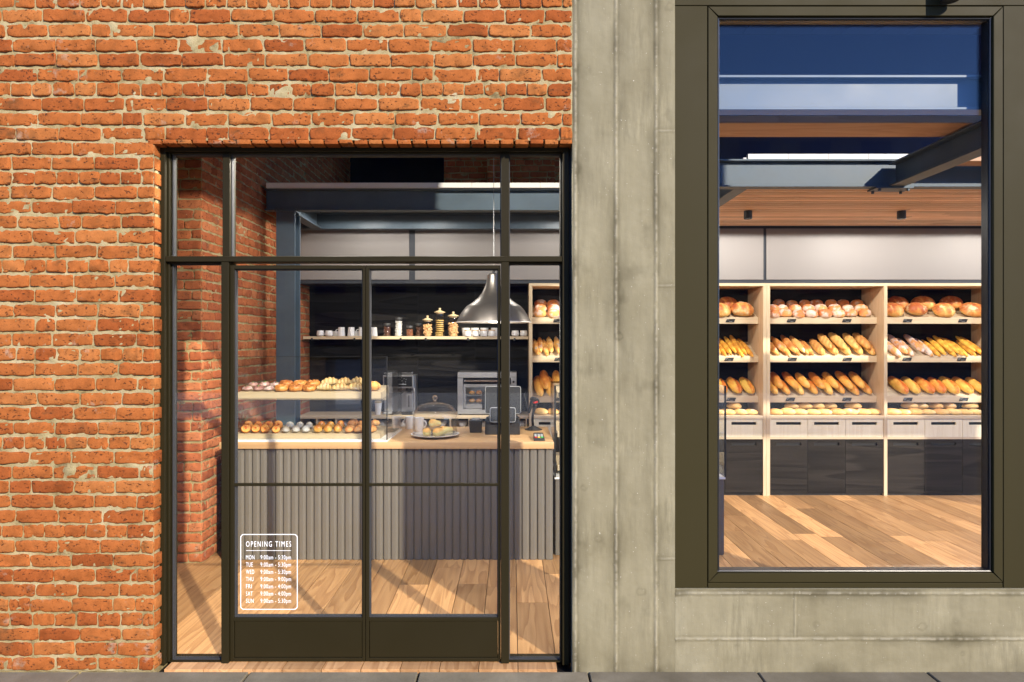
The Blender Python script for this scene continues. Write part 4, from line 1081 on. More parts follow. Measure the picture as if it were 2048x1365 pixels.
b.box(cx(798), cx(813), yf + .0088, yf + .0114, cz(768.5), cz(766.5)); b.part('display_light', M['chalk'], cpn)
b = MB(); b.tube([(cx(768), yf + .04, cz(745.5)), (cx(825), yf + .04, cz(745.5))], .004, 8)
for u in (782, 824): b.tube([(cx(u), yf + .04, cz(750)), (cx(u), yf + .04, cz(745))], .004, 8); b.lathe([(0, .0), (.010, .004), (.010, .012), (0, .016)], (cx(u), yf + .04, cz(746)), 12)
b.part('cup_rail', M['steel'], cm)
b = MB(); b.lathe([(.026, -.005), (.03, .0), (.03, .034), (.022, .042)], (cx(816), yf + .075, cz(782.5)), 20); b.part('brew_head', M['jet'], cm)
b = MB(); b.tube([(cx(816), yf + .07, cz(781)), (cx(808), yf + .02, cz(781.5)), (cx(802), yf - .01, cz(786))], [.011, .009, .011], 10); b.part('brew_handle', M['black'], cm)
b = MB(); b.box(cx(811), cx(824), yf + .055, yf + .1195, cz(818), cz(786)); b.part('grinder_column', M['steel'], cm, bevel=.003)
b = MB(); b.box(cx(816.2), cx(818), yf + .05, yf + .0545, cz(814), cz(790)); b.part('slot', M['jet'], cm)
b = MB(); b.tube([(cx(827.5), yf + .03, cz(774)), (cx(829.5), yf + .0, cz(780)), (cx(829.5), yf, cz(812)), (cx(828.8), yf + .002, cz(818))], [.006, .006, .005, .004], 8); b.part('steam_wand', M['steel'], cm)
b = MB(); b.box(cx(786), cx(826), yf - .01, yf + .0195, cz(827.5), cz(821.5)); b.part('drip_tray', M['jet'], cm, bevel=.002)

# oven
ov = thing('bread_oven', 'steel countertop oven with rolls baking behind its glass', 'oven', (PX(974, d0), Yd(d0), BZ1))
yf = Yd(6.88); yb = Yd(7.22)
dO = 6.88
def ox(u): return PX(u, dO)
def oz(v): return PZ(v, dO)
b = MB()
zb0 = BZ1 + .014
b.box(ox(915), ox(1033), yf, yb, oz(756), oz(745)); b.box(ox(915), ox(926), yf, yb, zb0, oz(756.3)); b.box(ox(1022), ox(1033), yf, yb, zb0, oz(756.3)); b.box(ox(926.3), ox(1021.7), yf + .001, yb, zb0, oz(818)); b.box(ox(926.3), ox(1021.7), yb - .02, yb, oz(817.7), oz(756.3))
b.box(ox(926.3), ox(1021.7), yf + .05, yb - .021, oz(775), oz(757))
b.part('body', M['steel'], ov, bevel=.002)
b = MB(); b.box(ox(927), ox(1021), yf + .0015, yf + .012, oz(775), oz(769)); b.box(ox(927), ox(931.5), yf + .0015, yf + .012, oz(816), oz(775.2)); b.box(ox(1016), ox(1021), yf + .0015, yf + .012, oz(816), oz(775.2)); b.box(ox(931.7), ox(1015.8), yf + .0015, yf + .012, oz(817), oz(809)); dr = b.part('oven_door', M['steel'], ov, bevel=.001)
b = MB(); b.box(ox(931.7), ox(1015.8), yf + .004, yf + .008, oz(808.8), oz(775.2)); b.part('pane', M['cglass'], dr)
b = MB(); b.tube([(ox(930), yf - .022, oz(762.5)), (ox(1018), yf - .022, oz(762.5))], .009, 10); b.part('handle', paint('bronze_bar', (.34, .26, .22), .35, .7), dr)
b = MB(); b.box(ox(926.5), ox(1021.5), yf + .03, yf + .049, oz(768.5), oz(757)); b.part('vent_recess', M['jet'], ov)
for u in (930, 1018):
    q = MB(); q.box(ox(u - 1.4), ox(u + 1.4), yf - .018, yf + .0295, oz(764), oz(761)); q.part('handle_bracket', M['steel'], ov)
b = MB()
for zz in (791, 807): b.box(ox(932), ox(1016), yf + .02, yb - .03, oz(zz + 1.2), oz(zz))
b.part('rack', M['trim'], ov)
b = MB()
for u in (919, 1029): b.lathe([(0, -.0139), (.015, -.0139), (.018, 0), (0, 0)], (ox(u), yf + .04, zb0 - .0001), 12); b.lathe([(0, -.0139), (.015, -.0139), (.018, 0), (0, 0)], (ox(u), yb - .04, zb0 - .0001), 12)
b.part('foot', M['jet'], ov)
b = MB(); b.lathe([(0, 0), (.012, 0), (.012, .012), (0, .012)], (0, 0, 0), 16)
b.v = [(ox(1027) + p[0], yf - p[2] - .0002, oz(764) + p[1]) for p in b.v]; b.part('knob', M['black'], ov)

# till, card box, scanner, card reader
tl = thing('till', 'black till with a large and a small screen on the counter', 'till', (PX(1005, 5.2), Yd(5.2), CZT))
yt = Yd(5.17)
b = MB(); b.box(PX(970, 5.17), PX(1040, 5.17), yt, yt + .26, CZT + .0005, CZT + .118); b.box(PX(975, 5.17), PX(1037, 5.17), yt + .03, yt + .22, CZT + .1185, CZT + .132); b.part('cash_drawer', M['black'], tl, bevel=.004)
def screen(u0, u1, v0, v1, dd, tilt, th=.02):
    x0, x1, za, zb = PX(u0, dd), PX(u1, dd), PZ(v1, dd), PZ(v0, dd)
    cy = Yd(dd)
    def rrect(i, r=.018):
        pts = []
        for cx_, cz_, q0 in ((x1 - r, zb - r, 0), (x0 + r, zb - r, 90), (x0 + r, za + r, 180), (x1 - r, za + r, 270)):
            for k in range(6):
                q = math.radians(q0 + k * 18); pts.append((cx_ + (r - i) * math.cos(q), cz_ + (r - i) * math.sin(q)))
        return pts
    sh = lambda z: (z - za) * tilt
    o = MB(); o.prism(rrect(0), 'y', cy + .003, cy + .003 + th); o.v = [(p[0], p[1] + sh(p[2]), p[2]) for p in o.v]
    f = MB(); f.prism(rrect(.0045), 'y', cy, cy + .0028); f.v = [(p[0], p[1] + sh(p[2]), p[2]) for p in f.v]
    return o, f
o, f = screen(970, 1042, 773.5, 828, 5.27, .12); s = o.part('screen', M['trim'], tl, label='large screen with pale rim'); f.part('display', M['screen'], s)
o, f = screen(979.5, 1031.5, 816, 845, 5.12, .18, .014); s = o.part('screen', M['trim'], tl, label='small customer screen with pale rim'); f.part('display', M['screen'], s)
b = MB(); b.box(PX(1000, 5.2), PX(1012, 5.2), Yd(5.30), Yd(5.35), CZT + .12, CZT + .32); b.box(PX(964, 5.33), PX(1000, 5.33), Yd(5.325), Yd(5.37), PZ(820, 5.33), PZ(786, 5.33)); b.box(PX(1000, 5.2), PX(1010, 5.2), Yd(5.165), Yd(5.2), CZT + .118, CZT + .17); b.part('stand', M['black'], tl, bevel=.003)
cb = thing('receipt_printer', 'small black box printer left of the till', 'printer', (PX(950.5, 5.28), Yd(5.28), CZT))
z0, z1 = CZT + .0005, PZ(842, 5.28); xa, xb, xc, xd = PX(939.5, 5.28), PX(962.5, 5.28), PX(937.5, 5.28), PX(964, 5.28)
b = MB(); b.hexa([(xa, Yd(5.28), z0), (xb, Yd(5.28), z0), (xb, Yd(5.40), z0), (xa, Yd(5.40), z0), (xc, Yd(5.27), z1), (xd, Yd(5.27), z1), (xd, Yd(5.41), z1), (xc, Yd(5.41), z1)]); b.part('body', M['black'], cb, bevel=.003)
b = MB(); b.box(PX(943, 5.3), PX(959, 5.3), Yd(5.30), Yd(5.38), z1 + .0005, z1 + .014); b.part('paper_slot', M['trim'], cb, bevel=.002)
sc = thing('barcode_scanner', 'black barcode scanner with red window on a gooseneck stand', 'scanner', (PX(1067, 5.47), Yd(5.47), CZT))
x, y = PX(1067, 5.47), Yd(5.47)
b = MB(); b.lathe([(0, .0005), (.074, .0005), (.074, .006), (.045, .018), (.022, .030), (.012, .034), (0, .034)], (x, y, CZT), 28); b.part('base', M['black'], sc)
def sp(u, v, dy=0.0): return (PX(u, 5.47), y + dy, PZ(v, 5.47))
b = MB(); b.tube([sp(1066, 852), sp(1065, 840), sp(1066, 828), sp(1069, 818, .0), sp(1071.5, 811, -.005)], [.0115, .0105, .011, .0125, .014], 12); b.part('gooseneck', M['black'], sc)
b = MB(); b.tube([sp(1061.5, 799.5, .03), sp(1064, 798.5, .012), sp(1068, 800, -.008), sp(1072, 801.5, -.03), sp(1073, 803, -.045)], [.010, .021, .027, .029, .026], 14)
b.tube([sp(1064, 803, .01), sp(1062, 812, .012), sp(1058.5, 822, .012), sp(1058, 827, .012)], [.017, .016, .014, .010], 12); hd = b.part('scan_head', M['black'], sc)
b = MB(); b.tube([sp(1066.5, 804.5, -.052), sp(1070, 804, -.073), sp(1075, 802.5, -.073)], [.006, .0085, .006], 10); b.part('scan_window', M['red'], hd)
b = MB(); b.lathe([(0, 0), (.004, .001), (0, .003)], sp(1064, 811, -.02), 8); b.part('button', M['yellow'], hd)
b = MB(); b.tube([sp(1058.5, 827, .012), sp(1055, 815, .03), sp(1050, 795, .05), sp(1049, 788, .06)], .003, 6); b.part('cable', M['black'], sc)
cr = thing('card_reader', 'grey card reader with red, yellow and green keys on the counter edge', 'card reader', (PX(1077, 4.9), Yd(4.88), CZT))
ya, yb = Yd(4.845), Yd(5.03); xa, xb = PX(1066.5, 4.9), PX(1089.5, 4.9)
b = MB(); b.hexa([(xa, ya, CZT + .0005), (xb, ya, CZT + .0005), (xb, yb, CZT + .0005), (xa, yb, CZT + .0005), (xa + .002, ya, CZT + .018), (xb - .002, ya, CZT + .018), (xb - .006, yb, CZT + .038), (xa + .006, yb, CZT + .038)]); b.part('body', M['screen'], cr, bevel=.004, segs=2)
def keyp(s, t): return (xa + .006 + (xb - xa - .012) * s, ya + (yb - ya) * t, CZT + .0186 + .020 * t + .0008)
for j in range(4):
    for i in range(3):
        s0, s1, t0, t1 = .06 + i * .31, .30 + i * .31, .16 + j * .15, .28 + j * .15
        b = MB(); p = [keyp(s0, t0), keyp(s1, t0), keyp(s1, t1), keyp(s0, t1)]
        b.hexa([(q[0], q[1], q[2] - .003) for q in p] + [(q[0], q[1], q[2] + .002) for q in p])
        if j == 0: b.part('key', M[('red', 'yellow', 'green')[i]], cr, label=('red', 'yellow', 'green')[i] + ' key')
        else: b.part('key', M['keygrey'], cr)
b = MB(); p = [keyp(.08, .80), keyp(.92, .80), keyp(.92, .95), keyp(.08, .95)]; b.hexa([(q[0], q[1], q[2] - .003) for q in p] + [(q[0], q[1], q[2] + .0015) for q in p]); b.part('display', M['jet'], cr)

# plate, dome, mugs
px_, py_ = PX(870, 5.07), Yd(5.07)
pt = MB(); pt.lathe([(0, .0005), (.085, .0005), (.10, .003), (.188, .022), (.191, .026), (.186, .027), (.10, .010), (0, .008)], (px_, py_, CZT), 48)
pt.solo('plate', M['china'], 'wide white plate under the glass dome', 'plate', loc=(px_, py_, CZT), smooth=True)
dm = thing('glass_dome', 'clear glass dome with a ball knob over the plate of rolls', 'glass dome', (px_, py_, CZT + .022))
R = .176; zd = CZT + .0255; b = MB()
prof = [(R, 0), (R, .12), (R * .985, .15), (R * .93, .182), (R * .80, .212), (R * .6, .232), (R * .35, .243), (R * .10, .247), (0, .248)]
inn = [(0, .244), (R * .10, .243), (R * .34, .239), (R * .585, .228), (R * .78, .208), (R * .905, .179), (R * .96, .149), (R * .975, .12), (R * .975, 0)]
b.lathe(prof, (px_, py_, zd), 48); b.lathe(inn, (px_, py_, zd), 48); b.lathe([(R * .97, 0), (R * 1.012, .001), (R * 1.012, .006), (R * .97, .007)], (px_, py_, zd), 48); b.part('dome_shell', M['dome'], dm)
b = MB(); b.lathe([(.010, .0), (.012, .008), (.009, .014), (.017, .022), (.0215, .034), (.019, .046), (.010, .054), (0, .056)], (px_, py_, zd + .2485), 20)
gk = G('solid_glass'); bs_ = gk.n('BsdfGlass', Color=(.9, .86, .8, 1), Roughness=.02, IOR=1.45); gk.nt.links.new(bs_.outputs[0], gk.out.inputs['Surface'])
b.part('knob', gk.m, dm)
for u, dd, lab, ha, hh in ((820, 5.52, 'white mug left of the dome, its handle to the left', PI, .105), (838, 5.42, 'white mug seen through the left side of the dome', 0, .110)):
    x, y = PX(u, dd), Yd(dd); mug('mug', lab, x, y, CZT + .0004, .034, .042, hh, 'china', ha, 'white mugs on the counter')

# pendant lamp
pxl, pyl = PX(987.5, 5.0), Yd(5.0)
pn = thing('pendant_lamp', 'large spun metal bell pendant lamp above the counter', 'pendant lamp', (pxl, pyl, 1.80))
def pr_(u, v): return (abs(987.5 - u) * 5.0 / F, PZ(v, 5.0) - 1.80)
prof = [pr_(u, v) for u, v in ((912.6, 645.2), (914.5, 641), (921, 629), (926.5, 621), (932, 614.5), (934, 612.6), (946, 605), (956, 596), (963, 587.5), (968.5, 577), (972, 566), (973.8, 556), (974.4, 550.5), (976, 548.2))]
b = MB(); b.lathe(prof + [(0, prof[-1][1])], (pxl, pyl, 1.80), 64); b.part('lamp_shade', M['spun'], pn, sharp=.45)
b = MB(); b.lathe([(r - .004, z - .001) for r, z in prof[:-1]], (pxl, pyl, 1.80), 64); b.lathe([(prof[0][0] + .0015, prof[0][1] - .002), (prof[0][0] + .002, prof[0][1] + .003), (prof[0][0] - .005, prof[0][1] + .001)], (pxl, pyl, 1.80), 64); b.part('shade_lining', M['enamel'], pn)
b = MB(); zt = 1.80 + prof[-1][1]; b.lathe([(.012, 0), (.012, .02), (.004, .03), (0, .03)], (pxl, pyl, zt), 12); b.part('cap', M['black'], pn)
b = MB(); b.tube([(pxl, pyl, zt + .03), (pxl, pyl, 5.379)], .0021, 6); b.part('cable', M['trim'], pn)
L = bpy.data.lights.new('pendant_bulb', 'POINT'); L.energy = SPOT_W * 1.0; L.color = (1, .92, .82); L.shadow_soft_size = .06
lo = bpy.data.objects.new('pendant_bulb', L); COL.objects.link(lo); lo.location = (pxl, pyl, 1.83)
b = MB(); b.lathe([(0, .06), (.03, .07), (.045, .11), (.03, .15), (.018, .17), (.018, .22)], (pxl, pyl, 1.80), 20); b.part('bulb', M['enamel'], pn)
# ================================================================ bread and pastry
def loaf(name, L, W, H, mat, p=2.4, ridges=0, ramp=.0, crease=0.0, skew=0.0, bend=0.0, amp=.06, seed=0, nl=22, na=18, taper=0.0, slash=0, flatb=.38, endb=.10):
    """a loaf lying along local x, resting on z = 0, with a browned top ('rnd' = crust)"""
    V = []; A = []; Fc = []
    for i in range(nl + 1):
        t = -1 + 2 * i / nl; t = math.copysign(abs(t) ** .8, t)
        r = max(0.0, 1 - abs(t) ** p) ** (1 / 2.0)
        r = max(r, .02) * (1 - taper * (t * .5 + .5))
        for k in range(na):
            a = 2 * PI * k / na; ca, sa = math.cos(a), math.sin(a)
            f = 1.0; cr = .5 + .40 * sa + .10 * abs(t) ** 3 - endb * t
            if ridges:
                w = math.sin(ridges * PI * (t + skew * ca * .25) + seed)
                f += ramp * w * (.4 + .6 * max(0, sa)); cr += .22 * w
            if slash:
                w = abs(((t + skew * ca * .5) * slash * .5 + .25) % 1 - .5) * 2
                s_ = max(0, 1 - w / .35) * max(0, sa) ** .5
                f -= .06 * s_; cr -= .42 * s_
            if crease:
                aa = math.radians(74) + .25 * t
                s_ = math.exp(-((a - aa) / .26) ** 2) * (1 - abs(t) ** 6)
                s2 = math.exp(-((a - aa + .42) / .34) ** 2) * (1 - abs(t) ** 6)
                f += -crease * s_; cr += 1.25 * s_ + .25 * s2
                if a > aa: cr -= .22 * (1 - abs(t) ** 2) * max(0, sa)
            x, y, z = t, r * ca * f, r * sa * f
            nz = mnoise.noise(Vector((x * 2.2 + seed * 3.1, y * 2.2, z * 2.2 + seed))) + .5 * mnoise.noise(Vector((x * 6 + seed, y * 5, z * 5 - seed)))
            g = 1 + amp * nz
            py = y * g * W / 2 + bend * W * (t * t - .3)
            pz = z * g * H * (1 - flatb if z > 0 else flatb) + H * flatb
            px = t * L / 2 * (1 + amp * .4 * nz * (1 - r))
            V.append((px, py, max(0, pz))); A.append(max(0.02, min(1, cr + .1 * nz)))
    for i in range(nl):
        for k in range(na):
            Fc.append((i * na + k, i * na + (k + 1) % na, (i + 1) * na + (k + 1) % na, (i + 1) * na + k))
    Fc.append(tuple(range(na - 1, -1, -1))); Fc.append(tuple(nl * na + k for k in range(na)))
    b = MB(); b.add(V, Fc, A); b.smooth = True
    return b.mesh(name, M[mat], sharp=1.5)
MESH = {}
def variants(key, n, **k):
    MESH[key] = [loaf(key, seed=i * 1.7 + hash_key(key), **k) for i in range(n)]
def hash_key(s): return sum(ord(c) * (i + 3) for i, c in enumerate(s)) % 97 / 7.0
variants('round_loaf', 3, L=.235, W=.20, H=.135, mat='loaf_red', p=2.1, amp=.05, slash=3, skew=.6)
variants('floury_bun', 4, L=.140, W=.112, H=.085, mat='bun_floury', p=2.6, amp=.07)
variants('pointed_roll', 3, L=.33, W=.078, H=.066, mat='pointed', p=1.25, amp=.12, ridges=3, ramp=.05, endb=.2)
variants('ridged_roll', 3, L=.30, W=.098, H=.080, mat='ridged', p=2.0, amp=.05, ridges=5, ramp=.085, skew=1.4, endb=.15)
variants('golden_loaf', 3, L=.295, W=.098, H=.085, mat='golden', p=2.5, amp=.05, taper=.12, endb=.38)
variants('bread_stick', 3, L=.34, W=.058, H=.052, mat='stick', p=1.9, amp=.09, ridges=4, ramp=.05)
variants('floury_baguette', 3, L=.36, W=.080, H=.066, mat='flourstick', p=3.0, amp=.05, slash=5, skew=1.1)
variants('split_loaf', 3, L=.285, W=.128, H=.095, mat='split', p=2.6, amp=.04, crease=.42, na=40)
variants('oval_roll', 4, L=.165, W=.085, H=.066, mat='oval', p=2.2, amp=.06)
variants('powdered_bun', 3, L=.060, W=.058, H=.052, mat='powder', p=2.0, amp=.05, nl=14, na=14)
variants('glazed_bun', 3, L=.066, W=.066, H=.062, mat='glazed', p=2.0, amp=.05, nl=14, na=14, ridges=1, ramp=.02)
variants('brown_roll', 3, L=.105, W=.066, H=.055, mat='brownroll', p=1.9, amp=.06, ridges=3, ramp=.10, nl=18, na=14)
variants('oven_roll', 2, L=.068, W=.066, H=.046, mat='brownroll', p=2.1, amp=.05, nl=14, na=14)
variants('pale_roll', 3, L=.135, W=.078, H=.072, mat='domeroll', p=5.0, amp=.05, taper=.50, nl=16, na=16, flatb=.48)
def crescent(seed):
    b = loaf('pale_croissant', .125, .062, .058, 'croissant', p=1.7, ridges=4.5, ramp=.12, bend=.42, amp=.16, seed=seed, nl=26, na=16); return b
MESH['pale_croissant'] = [crescent(s) for s in (.4, 2.2, 5.1)]
def torus(name, R, r, mat, h=1.0, amp=.2, seed=0, n=26, m=12):
    b = MB(); V = []; A = []
    for i in range(n):
        q = 2 * PI * i / n
        for k in range(m):
            a = 2 * PI * k / m
            nz = mnoise.noise(Vector((math.cos(q) * 3 + seed, math.sin(q) * 3, math.sin(a) * 1.5)))
            n2 = mnoise.noise(Vector((math.cos(q) * 9 + seed, math.sin(q) * 9, a)))
            rr = r * (1 + amp * nz + amp * .6 * n2 + .12 * math.sin(q * 7 + a * 1.0))
            V.append(((R + rr * math.cos(a)) * math.cos(q), (R + rr * math.cos(a)) * math.sin(q), max(0, r * .8 + rr * math.sin(a) * h))); A.append(max(.02, min(1, .5 + .35 * math.sin(a) + .6 * n2)))
    b.add(V, [(i * m + k, i * m + (k + 1) % m, ((i + 1) % n) * m + (k + 1) % m, ((i + 1) % n) * m + k) for i in range(n) for k in range(m)], A); b.smooth = True
    return b.mesh(name, M[mat], sharp=1.5)
MESH['nut_ring'] = [torus('nut_ring', .030, .0245, 'ring', 1.0, .22, s) for s in (0, 3, 7)]
def lump(seed):
    b = MB(); V = []; A = []; n, m = 18, 12
    for j in range(m + 1):
        for i in range(n):
            q = 2 * PI * i / n; f = PI * j / m
            d = Vector((math.cos(q) * math.sin(f), math.sin(q) * math.sin(f), math.cos(f)))
            nz = mnoise.noise(d * 3.2 + Vector((seed, 0, 0))); n2 = mnoise.noise(d * 8 + Vector((0, seed, 0)))
            r = 1 + .14 * nz + .14 * n2
            V.append((d.x * r * .048, d.y * r * .044, max(0, (d.z * r * .55 + .45) * .066))); A.append(max(.02, min(1, .45 + .8 * n2 - .2 * d.z)))
    b.add(V, [(j * n + i, j * n + (i + 1) % n, (j + 1) * n + (i + 1) % n, (j + 1) * n + i) for j in range(m) for i in range(n)], A); b.smooth = True
    return b.mesh('nut_pastry', M['nutty'], sharp=1.5)
MESH['nut_pastry'] = [lump(1.0)]
def swirl(seed):
    """a rolled slice standing on edge: spiral face towards -y, resting on z = 0"""
    b = MB(); R = .034; rg = random.Random(seed)
    pts = []; rad = []; turns = 2.1; n = 46
    for i in range(n + 1):
        s = i / n; q = s * turns * 2 * PI + seed; r = .004 + (R - .0105) * s ** .8
        pts.append((r * math.cos(q), -.004 * (1 - s), R + r * math.sin(q) * .94)); rad.append(.0070 + .0035 * s)
    b.tube(pts, rad, 8); b.attr = []
    for i in range(n + 1):
        for k in range(8): b.attr.append(max(.02, .42 + .30 * math.sin(i * .55 + seed) * .5 + (.45 if i < 9 else 0) + .2 * math.cos(2 * PI * k / 8)))
    m = 22
    prof = [(0, -.001), (R * .80, -.002)]
    V = [(0, .001, R)] + [(R * .9 * math.cos(2 * PI * k / m), .001, R + R * .86 * math.sin(2 * PI * k / m)) for k in range(m)]
    b.add(V, [(0, 1 + (k + 1) % m, 1 + k) for k in range(m)], .98)
    V = [(R * .98 * math.cos(2 * PI * k / m), y, R + R * .94 * math.sin(2 * PI * k / m)) for y in (.0015, .026) for k in range(m)]
    b.add(V, [(k, (k + 1) % m, m + (k + 1) % m, m + k) for k in range(m)] + [tuple(m + k for k in range(m))], .42)
    b.v = [(x, y, max(0, z)) for x, y, z in b.v]
    return b.mesh('swirl_pastry', M['swirl'], sharp=1.2)
MESH['swirl_pastry'] = [swirl(s) for s in (0.3, 1.9, 3.7)]

CNT = {}
def put(key, label, cat, group, loc, mat3, scale=1.0, jit=.06):
    i = CNT.get(key, 0); CNT[key] = i + 1
    o = bpy.data.objects.new(key, MESH[key][i % len(MESH[key])]); COL.objects.link(o)
    s = scale * (1 + random.uniform(-jit, jit))
    o.matrix_world = Matrix.Translation(loc) @ mat3.to_4x4() @ Matrix.Diagonal((s * (1 + random.uniform(-jit, jit)), s, s * (1 + random.uniform(-jit, jit)), 1))
    return tag(o, label, cat, group)
def frame3(ex, ez):
    ex = Vector(ex).normalized(); ez = Vector(ez); ey = ez.cross(ex).normalized(); ez = ex.cross(ey)
    return Matrix((ex, ey, ez)).transposed()

def tray_row(key, kind, cat, group, bay, ti, items, rowname, yaw=6, cross=False, seq=None, scale=1.0):
    """items: (u, s, n): pixel column, fraction up the slope, height above the tray"""
    zf0, zf1, zb = TRAYS[ti]; ya, yb = Yd(6.93) + .0165, Yd(7.225); za = zf1 - .012
    es = Vector((0, yb - ya, zb - za)); Ls = es.length; es.normalize(); en = Vector((0, -es.z, es.y))
    n = len(items)
    for i, (u, s, h) in enumerate(items):
        y = ya + (yb - ya) * s; z = za + (zb - za) * s; x = PX(u, y + 3.2)
        q = math.radians(yaw + random.uniform(-5, 5))
        ax = es * math.cos(q) - Vector((1, 0, 0)) * math.sin(q)
        if cross: ax = Vector((1, 0, 0)) * math.cos(q) + es * math.sin(q)
        else: ax = -ax
        rl = math.radians(random.uniform(-14, 14)); ez = en.copy(); ez.rotate(Matrix.Rotation(rl, 3, ax))
        put(key, f'{kind}, {place(i, n)}{rowname}, {TN[ti]}, {BAYN[bay]}', cat, group, Vector((x, y, z)) + en * (h + .001), frame3(ax, ez), scale)
random.seed(42)
B1 = 'floury buns on the bread shelves'
for nm, s, us in ((' in back row', .80, (1556.5, 1582, 1608, 1631.5, 1660, 1684.6, 1712)), (' in middle row', .46, (1543, 1563, 1589, 1615, 1640, 1667, 1694, 1719.5)), (' in front row', .13, (1546, 1569, 1595, 1621, 1648, 1674.6, 1700, 1727.7))):
    tray_row('floury_bun', 'floury bun', 'bun', B1, 'C', 0, [(u, s, 0) for u in us], nm, 4, True)
for nm, s, us in ((' in back row', .80, [1081 + 25.3 * k for k in range(8)]), (' in middle row', .46, [1081 + 26 * k for k in range(8)]), (' in front row', .13, [1080 + 26.5 * k for k in range(8)])):
    tray_row('floury_bun', 'floury bun', 'bun', B1, 'A', 0, [(u, s, 0) for u in us], nm, 4, True)
B2 = 'big round loaves on the bread shelves'
tray_row('round_loaf', 'big round loaf', 'loaf', B2, 'D', 0, [(u, .74, 0) for u in (1791, 1843, 1899.5)], ' in back row', -8, True, scale=1.0)
tray_row('round_loaf', 'big round loaf', 'loaf', B2, 'D', 0, [(u, .26, 0) for u in (1782, 1830, 1883, 1940.7)], ' in front row', -8, True, scale=1.0)
tray_row('round_loaf', 'big round loaf', 'loaf', B2, 'B', 0, [(u, .74, 0) for u in (1318, 1362, 1408, 1453)], ' at back', -8, True)
tray_row('round_loaf', 'big round loaf', 'loaf', B2, 'B', 0, [(u, .24, 0) for u in (1338, 1387, 1437, 1482)], ' in front row', -8, True)
B3 = 'pointed rolls on the bread shelves'
tray_row('pointed_roll', 'pointed roll', 'roll', B3, 'C', 1, [(1542, .42, 0), (1553, .5, .028), (1565, .46, 0), (1573, .52, .03), (1583, .44, 0), (1591, .5, .03), (1602, .45, .004), (1612, .46, .0)], '', 3)
tray_row('pointed_roll', 'pointed roll', 'roll', B3, 'A', 1, [(1072, .45, 0), (1081, .52, .02), (1090, .44, 0), (1099, .5, .022), (1115, .5, .02)] + [(1126 + 11 * k, .46 + .05 * (k % 2), .026 * (k % 2)) for k in range(14)], '', 3)
B4 = 'ridged rolls on the bread shelves'
tray_row('ridged_roll', 'ridged roll', 'roll', B4, 'C', 1, [(u, .44, 0) for u in (1633, 1659, 1684, 1709, 1732)], ' in lower layer', 4)
tray_row('ridged_roll', 'ridged roll', 'roll', B4, 'C', 1, [(u, .54, .058) for u in (1645, 1670, 1694, 1718)], ' in upper layer', 4)
B5 = 'golden loaves on the bread shelves'
tray_row('golden_loaf', 'golden loaf', 'loaf', B5, 'C', 2, [(u, .44, 0) for u in (1541, 1564, 1590, 1618, 1648, 1672, 1697, 1727)], ' in lower layer', 6)
tray_row('golden_loaf', 'golden loaf', 'loaf', B5, 'C', 2, [(u, .54, .058) for u in (1549, 1575, 1602, 1630, 1656, 1682, 1708)], ' in upper layer', 6)
tray_row('golden_loaf', 'golden loaf', 'loaf', B5, 'A', 2, [(1076 + 22.5 * k, .42, 0) for k in range(9)], ' in lower layer', 2, scale=1.12)
tray_row('golden_loaf', 'golden loaf', 'loaf', B5, 'A', 2, [(1088 + 26 * k, .56, .055) for k in range(7)], ' in upper layer', 2, scale=1.12)
B6 = 'yellow bread sticks on the bread shelves'
tray_row('bread_stick', 'yellow bread stick', 'bread stick', B6, 'D', 1, [(1860, .44, 0), (1869, .5, .012), (1880, .55, .034), (1890, .42, .0), (1895, .52, .020), (1904, .45, .012), (1913, .44, 0), (1926, .55, .036), (1931, .43, 0), (1939, .5, .018), (1948, .45, 0)], '', 5)
tray_row('bread_stick', 'yellow bread stick', 'bread stick', B6, 'B', 1, [(1312 + 10.5 * k, .45 + .05 * (k % 2), .022 * (k % 2)) for k in range(12)] + [(1439, .45, 0), (1448, .5, .01), (1458, .52, .028), (1469, .54, .034), (1472, .42, 0), (1479, .48, .014), (1490, .45, 0)], '', 5)
B7 = 'flour-dusted baguettes on the bread shelves'
tray_row('floury_baguette', 'flour-dusted baguette', 'baguette', B7, 'D', 1, [(1778, .42, 0), (1790, .5, .03), (1807, .46, .0), (1823, .54, .035), (1845, .45, 0)], '', 5)
B8 = 'split loaves on the bread shelves'
tray_row('split_loaf', 'split yellow loaf', 'loaf', B8, 'D', 2, [(u, .47, 0) for u in (1793, 1817, 1846, 1871, 1896, 1922, 1947)], '', 6)
tray_row('split_loaf', 'split yellow loaf', 'loaf', B8, 'B', 2, [(u, .47, 0) for u in (1313, 1338, 1363, 1388, 1414, 1439, 1466, 1492)], '', 6)
B9 = 'oval rolls on the lowest shelf boards'
ZB = PZ(832, 6.8) + .0005
def flat_row(bay, us, row, dd, h):
    for i, u in enumerate(us):
        q = math.radians(-38 + random.uniform(-12, 12)); ax = Vector((math.cos(q), math.sin(q), 0))
        put('oval_roll', f'oval roll, {place(i, len(us))}, {row}, lowest board, {BAYN[bay]}', 'roll', B9, Vector((PX(u, dd), Yd(dd), ZB + h)), frame3(ax, (0, 0, 1)))
flat_row('C', (1551, 1575, 1599.5, 1626, 1648, 1674.6, 1699, 1726, 1746), 'front row', 6.90, 0)
flat_row('C', (1583, 1608, 1633, 1659, 1706), 'raised row', 6.99, .055)
flat_row('D', (1784, 1806, 1830, 1855.6, 1882, 1905, 1928, 1950), 'front row', 6.90, 0)
flat_row('D', (1819, 1840, 1870, 1896, 1940), 'raised row', 6.99, .055)
flat_row('B', (1315, 1340, 1364, 1388, 1412, 1436, 1457, 1481, 1501.5), 'front row', 6.90, 0)
flat_row('B', (1352, 1400, 1468), 'raised row', 6.98, .055)
flat_row('A', [1082 + 23.5 * k for k in range(9)], 'front row', 6.92, 0)

